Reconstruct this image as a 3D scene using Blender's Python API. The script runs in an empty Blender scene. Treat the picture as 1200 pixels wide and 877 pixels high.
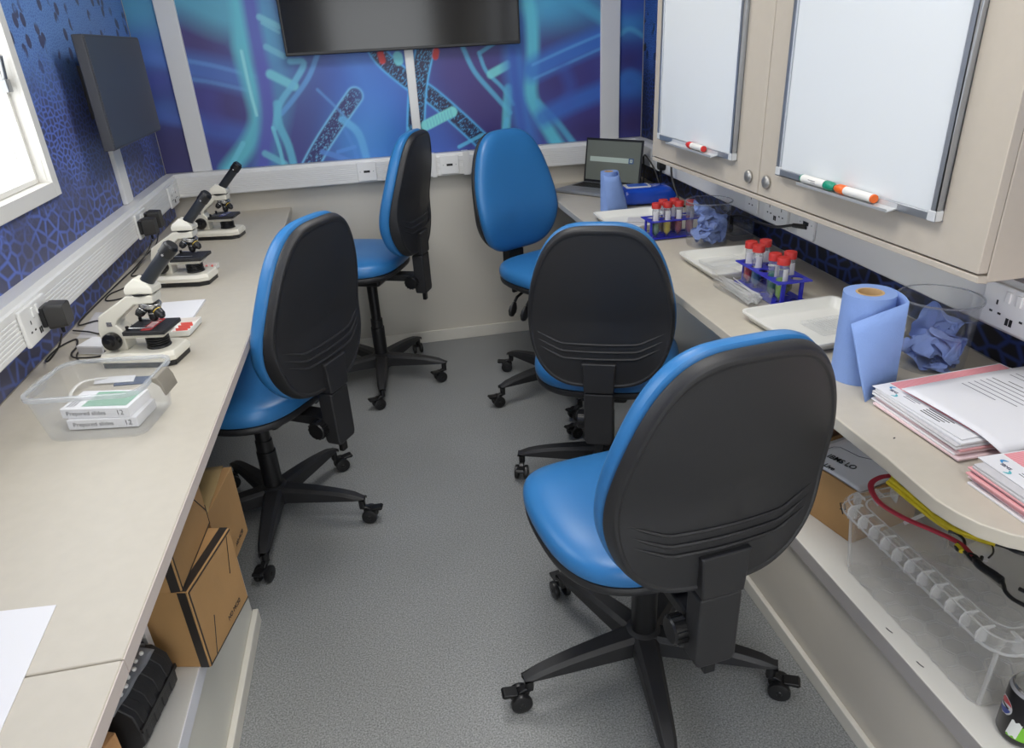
import bpy, bmesh, math, random
import numpy as np
from mathutils import Vector, Matrix, noise
PI = math.pi
rnd = random.Random(7)
COL = bpy.context.scene.collection

# ------------------------------------------------------------------ camera model (solved from the vanishing points of the room)
W_, H_ = 1200, 877
CAMH = 1.4
R3 = np.array([[0.98006763, -0.12724506, 0.15256517],
               [-0.19227928, -0.41443247, 0.88953606],
               [-0.04996111, -0.90114062, -0.43063844]])
FPX = 818.85

def ray(px, py):
    return R3 @ np.array([(px - 600) / FPX, (py - 438.5) / FPX, 1.0])

def onz(px, py, z):
    d = ray(px, py); t = (z - CAMH) / d[2]
    return Vector((t * d[0], t * d[1], z))

def ony(px, py, y):
    d = ray(px, py); t = y / d[1]
    return Vector((t * d[0], y, CAMH + t * d[2]))

# ------------------------------------------------------------------ materials
def lin(c):
    r = []
    for v in c[:3]:
        v = v / 255.0
        r.append(v / 12.92 if v <= 0.04045 else ((v + 0.055) / 1.055) ** 2.4)
    return (*r, 1.0)

MATS = {}
def mat(name, rgb, rough=0.5, metal=0.0, spec=0.5, bump=0.0, bscale=200.0, var=0.0, vscale=6.0, emit=0.0, coat=0.0, sub=0.0):
    if name in MATS: return MATS[name]
    m = bpy.data.materials.new(name); m.use_nodes = True
    nt = m.node_tree; b = nt.nodes['Principled BSDF']
    b.inputs['Base Color'].default_value = lin(rgb)
    b.inputs['Roughness'].default_value = rough
    b.inputs['Metallic'].default_value = metal
    b.inputs['Specular IOR Level'].default_value = spec
    b.inputs['Coat Weight'].default_value = coat
    if emit:
        b.inputs['Emission Color'].default_value = lin(rgb); b.inputs['Emission Strength'].default_value = emit
    tc = None
    if var or bump:
        tc = nt.nodes.new('ShaderNodeTexCoord')
    if var:
        n = nt.nodes.new('ShaderNodeTexNoise'); n.inputs['Scale'].default_value = vscale; n.inputs['Detail'].default_value = 4
        nt.links.new(tc.outputs['Object'], n.inputs['Vector'])
        mx = nt.nodes.new('ShaderNodeMix'); mx.data_type = 'RGBA'
        mx.inputs['A'].default_value = lin([max(0, v * (1 - var)) for v in rgb]); mx.inputs['B'].default_value = lin([min(255, v * (1 + var)) for v in rgb])
        nt.links.new(n.outputs['Fac'], mx.inputs['Factor']); nt.links.new(mx.outputs['Result'], b.inputs['Base Color'])
    if bump:
        n2 = nt.nodes.new('ShaderNodeTexNoise'); n2.inputs['Scale'].default_value = bscale; n2.inputs['Detail'].default_value = 3
        nt.links.new(tc.outputs['Object'], n2.inputs['Vector'])
        bp = nt.nodes.new('ShaderNodeBump'); bp.inputs['Strength'].default_value = bump; bp.inputs['Distance'].default_value = 0.002
        nt.links.new(n2.outputs['Fac'], bp.inputs['Height']); nt.links.new(bp.outputs['Normal'], b.inputs['Normal'])
    MATS[name] = m
    return m

def clear_mat(name, tint=(245, 248, 250), body=0.12, gloss_rough=0.05):
    """thin clear plastic: mostly transparent, a little milky body, fresnel gloss"""
    if name in MATS: return MATS[name]
    m = bpy.data.materials.new(name); m.use_nodes = True; nt = m.node_tree
    nt.nodes.clear()
    out = nt.nodes.new('ShaderNodeOutputMaterial')
    tr = nt.nodes.new('ShaderNodeBsdfTransparent'); tr.inputs['Color'].default_value = (0.994, 0.995, 0.996, 1)
    df = nt.nodes.new('ShaderNodeBsdfDiffuse'); df.inputs['Color'].default_value = lin(tint)
    tl = nt.nodes.new('ShaderNodeBsdfTranslucent'); tl.inputs['Color'].default_value = lin(tint)
    gl = nt.nodes.new('ShaderNodeBsdfGlossy'); gl.inputs['Roughness'].default_value = gloss_rough
    lw = nt.nodes.new('ShaderNodeLayerWeight'); lw.inputs['Blend'].default_value = 0.25
    mr = nt.nodes.new('ShaderNodeMapRange'); mr.inputs['To Min'].default_value = 0.012; mr.inputs['To Max'].default_value = 0.16
    a = nt.nodes.new('ShaderNodeMixShader'); a.inputs['Fac'].default_value = 0.6
    b = nt.nodes.new('ShaderNodeMixShader'); b.inputs['Fac'].default_value = body
    c = nt.nodes.new('ShaderNodeMixShader')
    L = nt.links.new
    L(df.outputs[0], a.inputs[1]); L(tl.outputs[0], a.inputs[2])
    L(tr.outputs[0], b.inputs[1]); L(a.outputs[0], b.inputs[2])
    L(lw.outputs['Fresnel'], mr.inputs['Value']); L(mr.outputs[0], c.inputs['Fac'])
    L(b.outputs[0], c.inputs[1]); L(gl.outputs[0], c.inputs[2]); L(c.outputs[0], out.inputs['Surface'])
    MATS[name] = m
    return m

CREAM = mat('cream_wall', (205, 200, 189), 0.45, var=0.02, vscale=3, bump=0.05, bscale=60)
CREAMT = mat('cream_trim', (222, 218, 208), 0.4)
WHITEP = mat('white_plastic', (228, 228, 226), 0.32)
BENCH = mat('worktop_laminate', (194, 187, 173), 0.42, var=0.025, vscale=40, bump=0.03, bscale=300)
BENCHE = mat('worktop_edge', (205, 193, 186), 0.5, var=0.02)
CABM = mat('cabinet_laminate', (194, 184, 169), 0.5, var=0.015, vscale=50)
SHELFW = mat('shelf_white', (222, 220, 214), 0.45, var=0.01)
SHELFG = mat('shelf_grey', (200, 199, 195), 0.5)
EDGEG = mat('shelf_edge_grey', (170, 166, 164), 0.5)
EDGEW = mat('shelf_edge_white', (225, 226, 234), 0.45)
BLUEV = mat('blue_vinyl', (50, 118, 178), 0.36, bump=0.06, bscale=700, var=0.03, vscale=5)
BLACKP = mat('black_plastic', (41, 41, 43), 0.44, bump=0.25, bscale=900, spec=0.45)
BLACKS = mat('black_smooth', (22, 22, 24), 0.35)
BLACKM = mat('black_metal', (24, 24, 26), 0.38, spec=0.5)
RUBBER = mat('black_rubber', (18, 18, 19), 0.6)
GREYM = mat('grey_metal', (150, 152, 155), 0.3, metal=0.9)
ALU = mat('aluminium', (180, 184, 190), 0.35, metal=0.8)
MICW = mat('microscope_enamel', (226, 222, 208), 0.3, coat=0.2)
SILVER = mat('silver', (190, 190, 188), 0.25, metal=0.9)
CARD = mat('cardboard', (172, 134, 88), 0.8, var=0.07, vscale=9, bump=0.1, bscale=120)
CARDI = mat('cardboard_inside', (158, 124, 80), 0.85, var=0.08, vscale=9)
TAPE = mat('black_tape', (42, 38, 36), 0.45)
INK = mat('print_ink', (52, 50, 52), 0.7)
INKL = mat('print_ink_light', (120, 120, 128), 0.7)
PAPER = mat('white_paper', (230, 230, 233), 0.8)
PAPERG = mat('grey_paper', (205, 203, 205), 0.8)
PINK = mat('pink_paper', (230, 172, 175), 0.8)
PINKL = mat('pale_pink_paper', (232, 208, 210), 0.8)
TOWEL = mat('blue_towel_paper', (132, 160, 215), 0.9, var=0.05, vscale=14, bump=0.3, bscale=350)
CRUMP = mat('crumpled_towel', (128, 150, 208), 0.9, var=0.10, vscale=20)
CORE = mat('card_core', (196, 164, 118), 0.85)
REDC = mat('red_cap', (192, 50, 46), 0.45)
RACKB = mat('rack_blue', (40, 44, 175), 0.4)
TRAYW = mat('tray_white', (232, 232, 226), 0.35)
CLEAR = clear_mat('clear_plastic', body=0.05)
CLEARM = clear_mat('milky_plastic', tint=(246, 250, 254), body=0.08, gloss_rough=0.12)
GLASSM = clear_mat('tub_plastic', tint=(225, 235, 245), body=0.025)
TUBEM = clear_mat('tube_plastic', tint=(240, 244, 248), body=0.12, gloss_rough=0.12)
PANE = clear_mat('window_pane_glass', body=0.02)

def floor_mat():
    m = bpy.data.materials.new('floor_vinyl'); m.use_nodes = True; nt = m.node_tree; b = nt.nodes['Principled BSDF']; L = nt.links.new
    tc = nt.nodes.new('ShaderNodeTexCoord')
    n1 = nt.nodes.new('ShaderNodeTexNoise'); n1.inputs['Scale'].default_value = 260; n1.inputs['Detail'].default_value = 2
    n2 = nt.nodes.new('ShaderNodeTexVoronoi'); n2.inputs['Scale'].default_value = 190
    n3 = nt.nodes.new('ShaderNodeTexNoise'); n3.inputs['Scale'].default_value = 2.5; n3.inputs['Detail'].default_value = 5
    for n in (n1, n2, n3): L(tc.outputs['Object'], n.inputs['Vector'])
    r1 = nt.nodes.new('ShaderNodeValToRGB')
    r1.color_ramp.elements[0].position = 0.32; r1.color_ramp.elements[0].color = lin((112, 114, 115))
    r1.color_ramp.elements[1].position = 0.68; r1.color_ramp.elements[1].color = lin((168, 170, 170))
    L(n1.outputs['Fac'], r1.inputs['Fac'])
    r2 = nt.nodes.new('ShaderNodeValToRGB')
    r2.color_ramp.elements[0].position = 0.06; r2.color_ramp.elements[0].color = (0.45, 0.45, 0.45, 1)
    r2.color_ramp.elements[1].position = 0.2; r2.color_ramp.elements[1].color = (1, 1, 1, 1)
    L(n2.outputs['Distance'], r2.inputs['Fac'])
    mx = nt.nodes.new('ShaderNodeMix'); mx.data_type = 'RGBA'; mx.blend_type = 'MULTIPLY'; mx.inputs['Factor'].default_value = 0.7
    L(r1.outputs['Color'], mx.inputs['A']); L(r2.outputs['Color'], mx.inputs['B'])
    r3 = nt.nodes.new('ShaderNodeValToRGB')
    r3.color_ramp.elements[0].position = 0.3; r3.color_ramp.elements[0].color = (0.88, 0.88, 0.87, 1)
    r3.color_ramp.elements[1].position = 0.7; r3.color_ramp.elements[1].color = (1, 1, 1, 1)
    L(n3.outputs['Fac'], r3.inputs['Fac'])
    m2 = nt.nodes.new('ShaderNodeMix'); m2.data_type = 'RGBA'; m2.blend_type = 'MULTIPLY'; m2.inputs['Factor'].default_value = 1
    L(mx.outputs['Result'], m2.inputs['A']); L(r3.outputs['Color'], m2.inputs['B'])
    L(m2.outputs['Result'], b.inputs['Base Color'])
    b.inputs['Roughness'].default_value = 0.42
    bp = nt.nodes.new('ShaderNodeBump'); bp.inputs['Strength'].default_value = 0.35; bp.inputs['Distance'].default_value = 0.001
    L(n1.outputs['Fac'], bp.inputs['Height']); L(bp.outputs['Normal'], b.inputs['Normal'])
    return m
FLOORM = floor_mat()

def cell_mat(name, z0, z1, dark, edge, top, top2):
    """printed wall graphic of cells: large dark cells low down, finer bright ones higher up, a few dark ovals"""
    m = bpy.data.materials.new(name); m.use_nodes = True; nt = m.node_tree; b = nt.nodes['Principled BSDF']; L = nt.links.new; N = nt.nodes.new
    b.inputs['Roughness'].default_value = 0.45
    tc = N('ShaderNodeTexCoord'); sp = N('ShaderNodeSeparateXYZ'); L(tc.outputs['Object'], sp.inputs[0])
    cb = N('ShaderNodeCombineXYZ'); L(sp.outputs['X'], cb.inputs['X']); L(sp.outputs['Z'], cb.inputs['Y'])
    def math_(op, a, bb=None, clamp=False):
        n = N('ShaderNodeMath'); n.operation = op; n.use_clamp = clamp
        for i, v in enumerate((a, bb)):
            if v is None: continue
            if isinstance(v, (int, float)): n.inputs[i].default_value = v
            else: L(v, n.inputs[i])
        return n.outputs[0]
    def ss(v, a, c, o0=0.0, o1=1.0):
        n = N('ShaderNodeMapRange'); n.interpolation_type = 'SMOOTHSTEP'
        L(v, n.inputs['Value']); n.inputs['From Min'].default_value = a; n.inputs['From Max'].default_value = c
        n.inputs['To Min'].default_value = o0; n.inputs['To Max'].default_value = o1
        return n.outputs[0]
    def mixc(f, a, c):
        n = N('ShaderNodeMix'); n.data_type = 'RGBA'
        L(f, n.inputs['Factor'])
        for nm, v in (('A', a), ('B', c)):
            if isinstance(v, tuple): n.inputs[nm].default_value = v
            else: L(v, n.inputs[nm])
        return n.outputs['Result']
    nz = N('ShaderNodeTexNoise'); nz.inputs['Scale'].default_value = 9; L(cb.outputs[0], nz.inputs['Vector'])
    zz = math_('ADD', sp.outputs['Z'], math_('MULTIPLY', math_('SUBTRACT', nz.outputs['Fac'], 0.5), 0.16))
    def vor(scale, w):
        v = N('ShaderNodeTexVoronoi'); v.voronoi_dimensions = '2D'; v.feature = 'DISTANCE_TO_EDGE'; v.inputs['Scale'].default_value = scale
        mp = N('ShaderNodeMapping'); mp.inputs['Scale'].default_value = (0.62, 0.92, 1); L(cb.outputs[0], mp.inputs[0]); L(mp.outputs[0], v.inputs['Vector'])
        return ss(v.outputs['Distance'], 0.02, w, 1.0, 0.0)
    e1 = vor(32, 0.2); e2 = vor(60, 0.26); e3 = vor(130, 0.36)
    nb = N('ShaderNodeTexNoise'); nb.inputs['Scale'].default_value = 5; L(cb.outputs[0], nb.inputs['Vector'])
    em = ss(nb.outputs['Fac'], 0.3, 0.6, 0.35, 1.0)
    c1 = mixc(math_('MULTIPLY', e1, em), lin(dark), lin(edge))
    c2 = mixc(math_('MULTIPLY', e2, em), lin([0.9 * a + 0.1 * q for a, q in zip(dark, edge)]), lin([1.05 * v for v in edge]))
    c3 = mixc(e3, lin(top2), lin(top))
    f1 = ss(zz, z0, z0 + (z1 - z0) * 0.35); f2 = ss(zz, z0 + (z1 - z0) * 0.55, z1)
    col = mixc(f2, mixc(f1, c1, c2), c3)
    # sparse dark ovals near the top
    ov = N('ShaderNodeTexVoronoi'); ov.voronoi_dimensions = '2D'; ov.inputs['Scale'].default_value = 1.0; ov.inputs['Randomness'].default_value = 1.0
    mp = N('ShaderNodeMapping'); mp.inputs['Scale'].default_value = (17, 15, 1); L(cb.outputs[0], mp.inputs[0]); L(mp.outputs[0], ov.inputs['Vector'])
    hole = ss(ov.outputs['Distance'], 0.24, 0.30, 1.0, 0.0)
    nm2 = N('ShaderNodeTexNoise'); nm2.inputs['Scale'].default_value = 7; L(cb.outputs[0], nm2.inputs['Vector'])
    pick = ss(nm2.outputs['Fac'], 0.46, 0.52)
    fo = math_('MULTIPLY', math_('MULTIPLY', hole, pick), ss(sp.outputs['Z'], z0 + (z1 - z0) * 0.6, z1))
    col = mixc(fo, col, lin(dark))
    L(col, b.inputs['Base Color'])
    return m
CELLS = cell_mat('cell_print', 0.98, 1.48, (78, 80, 108), (92, 114, 192), (112, 150, 206), (88, 120, 188))  # print colours lightened and greyed: window glare haze is painted into them
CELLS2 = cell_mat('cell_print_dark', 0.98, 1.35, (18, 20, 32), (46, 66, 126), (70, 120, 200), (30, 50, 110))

# ------------------------------------------------------------------ mesh builder
class MB:
    def __init__(s): s.v = []; s.f = []
    def add(s, vs, fs, M=None):
        o = len(s.v)
        s.v += [tuple(M @ Vector(p)) if M is not None else tuple(p) for p in vs]
        s.f += [tuple(i + o for i in f) for f in fs]
        return s
    def box(s, c, d, M=None):
        x, y, z = c; a, b, e = d[0] / 2, d[1] / 2, d[2] / 2
        vs = [(x + i * a, y + j * b, z + k * e) for k in (-1, 1) for j in (-1, 1) for i in (-1, 1)]
        return s.add(vs, [(0, 2, 3, 1), (4, 5, 7, 6), (0, 1, 5, 4), (2, 6, 7, 3), (0, 4, 6, 2), (1, 3, 7, 5)], M)
    def bb(s, x0, x1, y0, y1, z0, z1, M=None):
        return s.box(((x0 + x1) / 2, (y0 + y1) / 2, (z0 + z1) / 2), (abs(x1 - x0), abs(y1 - y0), abs(z1 - z0)), M)
    def prism(s, poly, z0, z1, M=None):
        n = len(poly); vs = [(p[0], p[1], z0) for p in poly] + [(p[0], p[1], z1) for p in poly]
        area = sum(poly[i][0] * poly[(i + 1) % n][1] - poly[(i + 1) % n][0] * poly[i][1] for i in range(n))
        fs = [tuple(range(n - 1, -1, -1)), tuple(range(n, 2 * n))] + [(i, (i + 1) % n, (i + 1) % n + n, i + n) for i in range(n)]
        if area < 0: fs = [tuple(reversed(f)) for f in fs]
        return s.add(vs, fs, M)
    def prism_y(s, poly, y0, y1, M=None):
        """poly in (x,z), extruded along y"""
        R = Matrix(((1, 0, 0, 0), (0, 0, -1, 0), (0, 1, 0, 0), (0, 0, 0, 1)))
        return s.prism(poly, -y1, -y0, (M @ R) if M is not None else R)
    def cyl(s, p, q, r0, r1=None, n=16, caps=True, M=None):
        r1 = r0 if r1 is None else r1
        p, q = Vector(p), Vector(q); d = (q - p).normalized()
        u = d.orthogonal().normalized(); w = d.cross(u)
        vs = [p + (u * math.cos(2 * PI * i / n) + w * math.sin(2 * PI * i / n)) * r0 for i in range(n)] + \
             [q + (u * math.cos(2 * PI * i / n) + w * math.sin(2 * PI * i / n)) * r1 for i in range(n)]
        fs = [(i, (i + 1) % n, (i + 1) % n + n, i + n) for i in range(n)]
        if caps: fs += [tuple(range(n - 1, -1, -1)), tuple(range(n, 2 * n))]
        return s.add(vs, fs, M)
    def lathe(s, prof, n=24, c=(0, 0, 0), M=None, close=False):
        """prof: [(r,z)]"""
        vs = []; fs = []
        m = len(prof)
        for r, z in prof:
            for i in range(n):
                a = 2 * PI * i / n
                vs.append((c[0] + max(r, 1e-5) * math.cos(a), c[1] + max(r, 1e-5) * math.sin(a), c[2] + z))
        rng = range(m) if close else range(m - 1)
        for k in rng:
            k2 = (k + 1) % m
            for i in range(n):
                j = (i + 1) % n
                fs.append((k * n + i, k * n + j, k2 * n + j, k2 * n + i))
        return s.add(vs, fs, M)
    def tube(s, pts, r, n=8, M=None, flat=1.0):
        pts = [Vector(p) for p in pts]; rs = r if isinstance(r, (list, tuple)) else [r] * len(pts)
        vs = []; fs = []; up = Vector((0, 0, 1)); prev = None
        for k, p in enumerate(pts):
            d = (pts[min(k + 1, len(pts) - 1)] - pts[max(k - 1, 0)]).normalized()
            u = (prev - d * prev.dot(d)) if prev is not None else (up.cross(d) if abs(d.z) < 0.95 else Vector((1, 0, 0)).cross(d))
            if u.length < 1e-6: u = d.orthogonal()
            u.normalize(); w = d.cross(u); prev = u
            for i in range(n):
                a = 2 * PI * i / n
                vs.append(p + (u * math.cos(a) + w * math.sin(a) * flat) * rs[k])
        for k in range(len(pts) - 1):
            for i in range(n):
                j = (i + 1) % n
                fs.append((k * n + i, k * n + j, (k + 1) * n + j, (k + 1) * n + i))
        fs += [tuple(range(n - 1, -1, -1)), tuple(range((len(pts) - 1) * n, len(pts) * n))]
        return s.add(vs, fs, M)
    def grid(s, fn, nu, nv, M=None, wrap=False):
        vs = [fn(i / nu, j / nv) for j in range(nv + 1) for i in range(nu + (0 if wrap else 1))]
        w = nu if wrap else nu + 1; fs = []
        for j in range(nv):
            for i in range(nu):
                i2 = (i + 1) % w if wrap else i + 1
                fs.append((j * w + i, j * w + i2, (j + 1) * w + i2, (j + 1) * w + i))
        return s.add(vs, fs, M)
    def build(s, name, material, parent=None, bevel=0.0, seg=2, smooth=True, angle=35, M=None, subsurf=0, solid=0.0, fix=True, weld=True):
        me = bpy.data.meshes.new(name); me.from_pydata(s.v, [], s.f)
        bm = bmesh.new(); bm.from_mesh(me)
        if weld: bmesh.ops.remove_doubles(bm, verts=bm.verts, dist=1e-6)
        if fix: bmesh.ops.recalc_face_normals(bm, faces=bm.faces)
        bm.to_mesh(me); bm.free()
        me.materials.append(material)
        if smooth:
            me.shade_smooth(); me.set_sharp_from_angle(angle=math.radians(angle))
        o = bpy.data.objects.new(name, me); COL.objects.link(o)
        if parent is not None: o.parent = parent
        if M is not None: o.matrix_local = M
        if solid:
            md = o.modifiers.new('solid', 'SOLIDIFY'); md.thickness = solid; md.offset = 0
        if subsurf:
            md = o.modifiers.new('sub', 'SUBSURF'); md.levels = subsurf; md.render_levels = subsurf
        if bevel:
            md = o.modifiers.new('bevel', 'BEVEL'); md.width = bevel; md.segments = seg; md.limit_method = 'ANGLE'; md.angle_limit = math.radians(40); md.harden_normals = True
        return o

def T(x, y, z=0.0): return Matrix.Translation((x, y, z))
def RZ(a): return Matrix.Rotation(a, 4, 'Z')
def RX(a): return Matrix.Rotation(a, 4, 'X')
def RY(a): return Matrix.Rotation(a, 4, 'Y')

def tag(o, label, cat, group=None, kind=None):
    o['label'] = label; o['category'] = cat
    if group: o['group'] = group
    if kind: o['kind'] = kind
    return o

def thing(name, label, cat, M=None, group=None):
    o = bpy.data.objects.new(name, None); COL.objects.link(o); o.empty_display_size = 0.05
    if M is not None: o.matrix_world = M
    return tag(o, label, cat, group)

def struct(o, label=None):
    o['kind'] = 'structure'
    if label: o['label'] = label
    return o

def copy_tree(o, parent=None):
    c = o.copy(); COL.objects.link(c)
    if parent is not None: c.parent = parent; c.matrix_parent_inverse = o.matrix_parent_inverse.copy()
    for ch in list(o.children): copy_tree(ch, c)
    return c

def text(name, body, size, material, parent, M, align='CENTER', xs=1.0, shear=0.0, bold=0.0):
    cu = bpy.data.curves.new(name, 'FONT'); cu.body = body; cu.size = size; cu.align_x = align; cu.align_y = 'CENTER'
    cu.extrude = 0.0002; cu.space_character = 1.02; cu.shear = shear; cu.offset = bold
    cu.materials.append(material)
    tmp = bpy.data.objects.new(name + '_curve', cu)
    me = bpy.data.meshes.new_from_object(tmp); me.name = name
    bpy.data.objects.remove(tmp); bpy.data.curves.remove(cu)
    o = bpy.data.objects.new(name, me); COL.objects.link(o)
    if parent is not None: o.parent = parent
    o.matrix_local = M @ Matrix.Diagonal((xs, 1, 1, 1))
    return o

def rrect(w, d, r, n=6, cx=0.0, cy=0.0):
    pts = []
    for sx, sy, a0 in ((1, 1, 0), (-1, 1, PI / 2), (-1, -1, PI), (1, -1, 3 * PI / 2)):
        for i in range(n + 1):
            a = a0 + (PI / 2) * i / n
            pts.append((cx + sx * (w / 2 - r) + r * math.cos(a), cy + sy * (d / 2 - r) + r * math.sin(a)))
    return pts

def ringloft(loops):
    mb = loft(loops + [loops[0]], False, False); return mb

def loft(loops, closed_start=True, closed_end=True):
    mb = MB(); n = len(loops[0]); vs = [p for l in loops for p in l]; fs = []
    for k in range(len(loops) - 1):
        for i in range(n):
            j = (i + 1) % n
            fs.append((k * n + i, k * n + j, (k + 1) * n + j, (k + 1) * n + i))
    if closed_start: fs.append(tuple(range(n - 1, -1, -1)))
    if closed_end: fs.append(tuple(range((len(loops) - 1) * n, len(loops) * n)))
    return mb.add(vs, fs)

def shell_box(w0, d0, w1, d1, h, t, r=0.02, n=5, rim=0.0, rimh=0.004):
    """an open tray or box: outer loops up, over the rim, inner loops down, floor"""
    L = []
    def lp(w, d, z, rr): return [(x, y, z) for x, y in rrect(w, d, max(min(rr, w / 2 - .001, d / 2 - .001), .0005), n)]
    L.append(lp(w0 - .01, d0 - .01, 0, r * .8)); L.append(lp(w0, d0, 0.004, r))
    L.append(lp(w1, d1, h - rimh, r))
    if rim: L.append(lp(w1 + 2 * rim, d1 + 2 * rim, h - rimh, r + rim)); L.append(lp(w1 + 2 * rim, d1 + 2 * rim, h, r + rim))
    else: L.append(lp(w1, d1, h, r))
    L.append(lp(w1 - 2 * t, d1 - 2 * t, h, r - t)); L.append(lp(w0 - 2 * t, d0 - 2 * t, t + 0.003, r - t)); L.append(lp(w0 - 2 * t - .01, d0 - 2 * t - .01, t, r - t))
    return loft(L)

def bez(pts, n=8):
    """Catmull-Rom through the points"""
    P = [Vector(p) for p in pts]; P = [P[0] * 2 - P[1]] + P + [P[-1] * 2 - P[-2]]; out = []
    for i in range(1, len(P) - 2):
        for k in range(n):
            t = k / n
            a, b, c, d = P[i - 1], P[i], P[i + 1], P[i + 2]
            out.append(0.5 * ((2 * b) + (c - a) * t + (2 * a - 5 * b + 4 * c - d) * t * t + (3 * b - a - 3 * c + d) * t ** 3))
    out.append(P[-2]); return out

# ------------------------------------------------------------------ room frames
YB = 3.404                                     # back wall
LA, RA = 0.035, 0.04                           # the two long walls open out slightly
def xl(y): return -0.916 + LA * (YB - y)
def xr(y): return 1.29 - RA * (YB - y)
# local frame on a wall: X to the right along the wall, Y into the wall, Z up; origin in the back corner at floor level
ML = T(-0.916, YB) @ RZ(PI / 2 + math.atan(LA))
MR = T(1.29, YB) @ RZ(-PI / 2 - math.atan(RA))
MBK = T(0, YB)
def onleft(y): return (y - YB) * math.sqrt(1 + LA * LA)      # local X on the left wall
def onright(y): return (YB - y) * math.sqrt(1 + RA * RA)     # local X on the right wall
ZB = 0.755
YN = -1.6                                      # wall behind the camera
CEIL = 2.2

# floor, ceiling, walls
struct(MB().bb(-1.1, 1.45, YN - .1, YB + .1, -0.05, 0).build('floor', FLOORM, bevel=0))
struct(MB().bb(-1.1, 1.45, YN - .1, YB + .1, CEIL, CEIL + .05).build('ceiling', mat('ceiling_white', (225, 224, 220), 0.7)))
wb = struct(MB().bb(-1.05, 1.42, YB, YB + .06, 0, CEIL).build('wall_back', CREAM))
DX0, DX1, DZ1 = -.35, .80, 2.02                # unseen doorway added behind the camera so daylight reaches chair and shelves
struct(MB().bb(-1.05, DX0, YN - .06, YN, 0, CEIL).bb(DX1, 1.42, YN - .06, YN, 0, CEIL).bb(DX0, DX1, YN - .06, YN, DZ1, CEIL).build('wall_front', CREAM))
struct(MB().bb(DX0, DX0 + .04, YN - .07, YN + .012, 0, DZ1).bb(DX1 - .04, DX1, YN - .07, YN + .012, 0, DZ1).bb(DX0 + .04, DX1 - .04, YN - .07, YN + .012, DZ1 - .04, DZ1).build('added_door_1', CREAMT, bevel=.003), 'added open doorway behind the camera')
WX0, WX1, WZ0, WZ1 = onleft(0.95), onleft(2.128), 1.115, 1.80       # window opening
LEN = onleft(YN)
def holed(y0, y1, x0, x1, z0, z1):
    return (MB().bb(x0, WX0, y0, y1, z0, z1).bb(WX1, x1, y0, y1, z0, z1).bb(WX0, WX1, y0, y1, z0, WZ0).bb(WX0, WX1, y0, y1, WZ1, z1))
wl = struct(holed(0.003, 0.06, LEN, 0.08, 0, CEIL).build('wall_left', CREAM, M=ML))
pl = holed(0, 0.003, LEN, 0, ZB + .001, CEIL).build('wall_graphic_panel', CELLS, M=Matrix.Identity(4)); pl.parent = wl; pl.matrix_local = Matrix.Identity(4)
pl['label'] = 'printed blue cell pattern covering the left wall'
wr = struct(MB().bb(-0.08, onright(YN), 0.003, 0.06, 0, CEIL).build('wall_right', CREAM, M=MR))
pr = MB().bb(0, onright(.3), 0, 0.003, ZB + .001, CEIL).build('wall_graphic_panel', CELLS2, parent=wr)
pr['label'] = 'printed dark blue cell pattern on the right wall'

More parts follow.
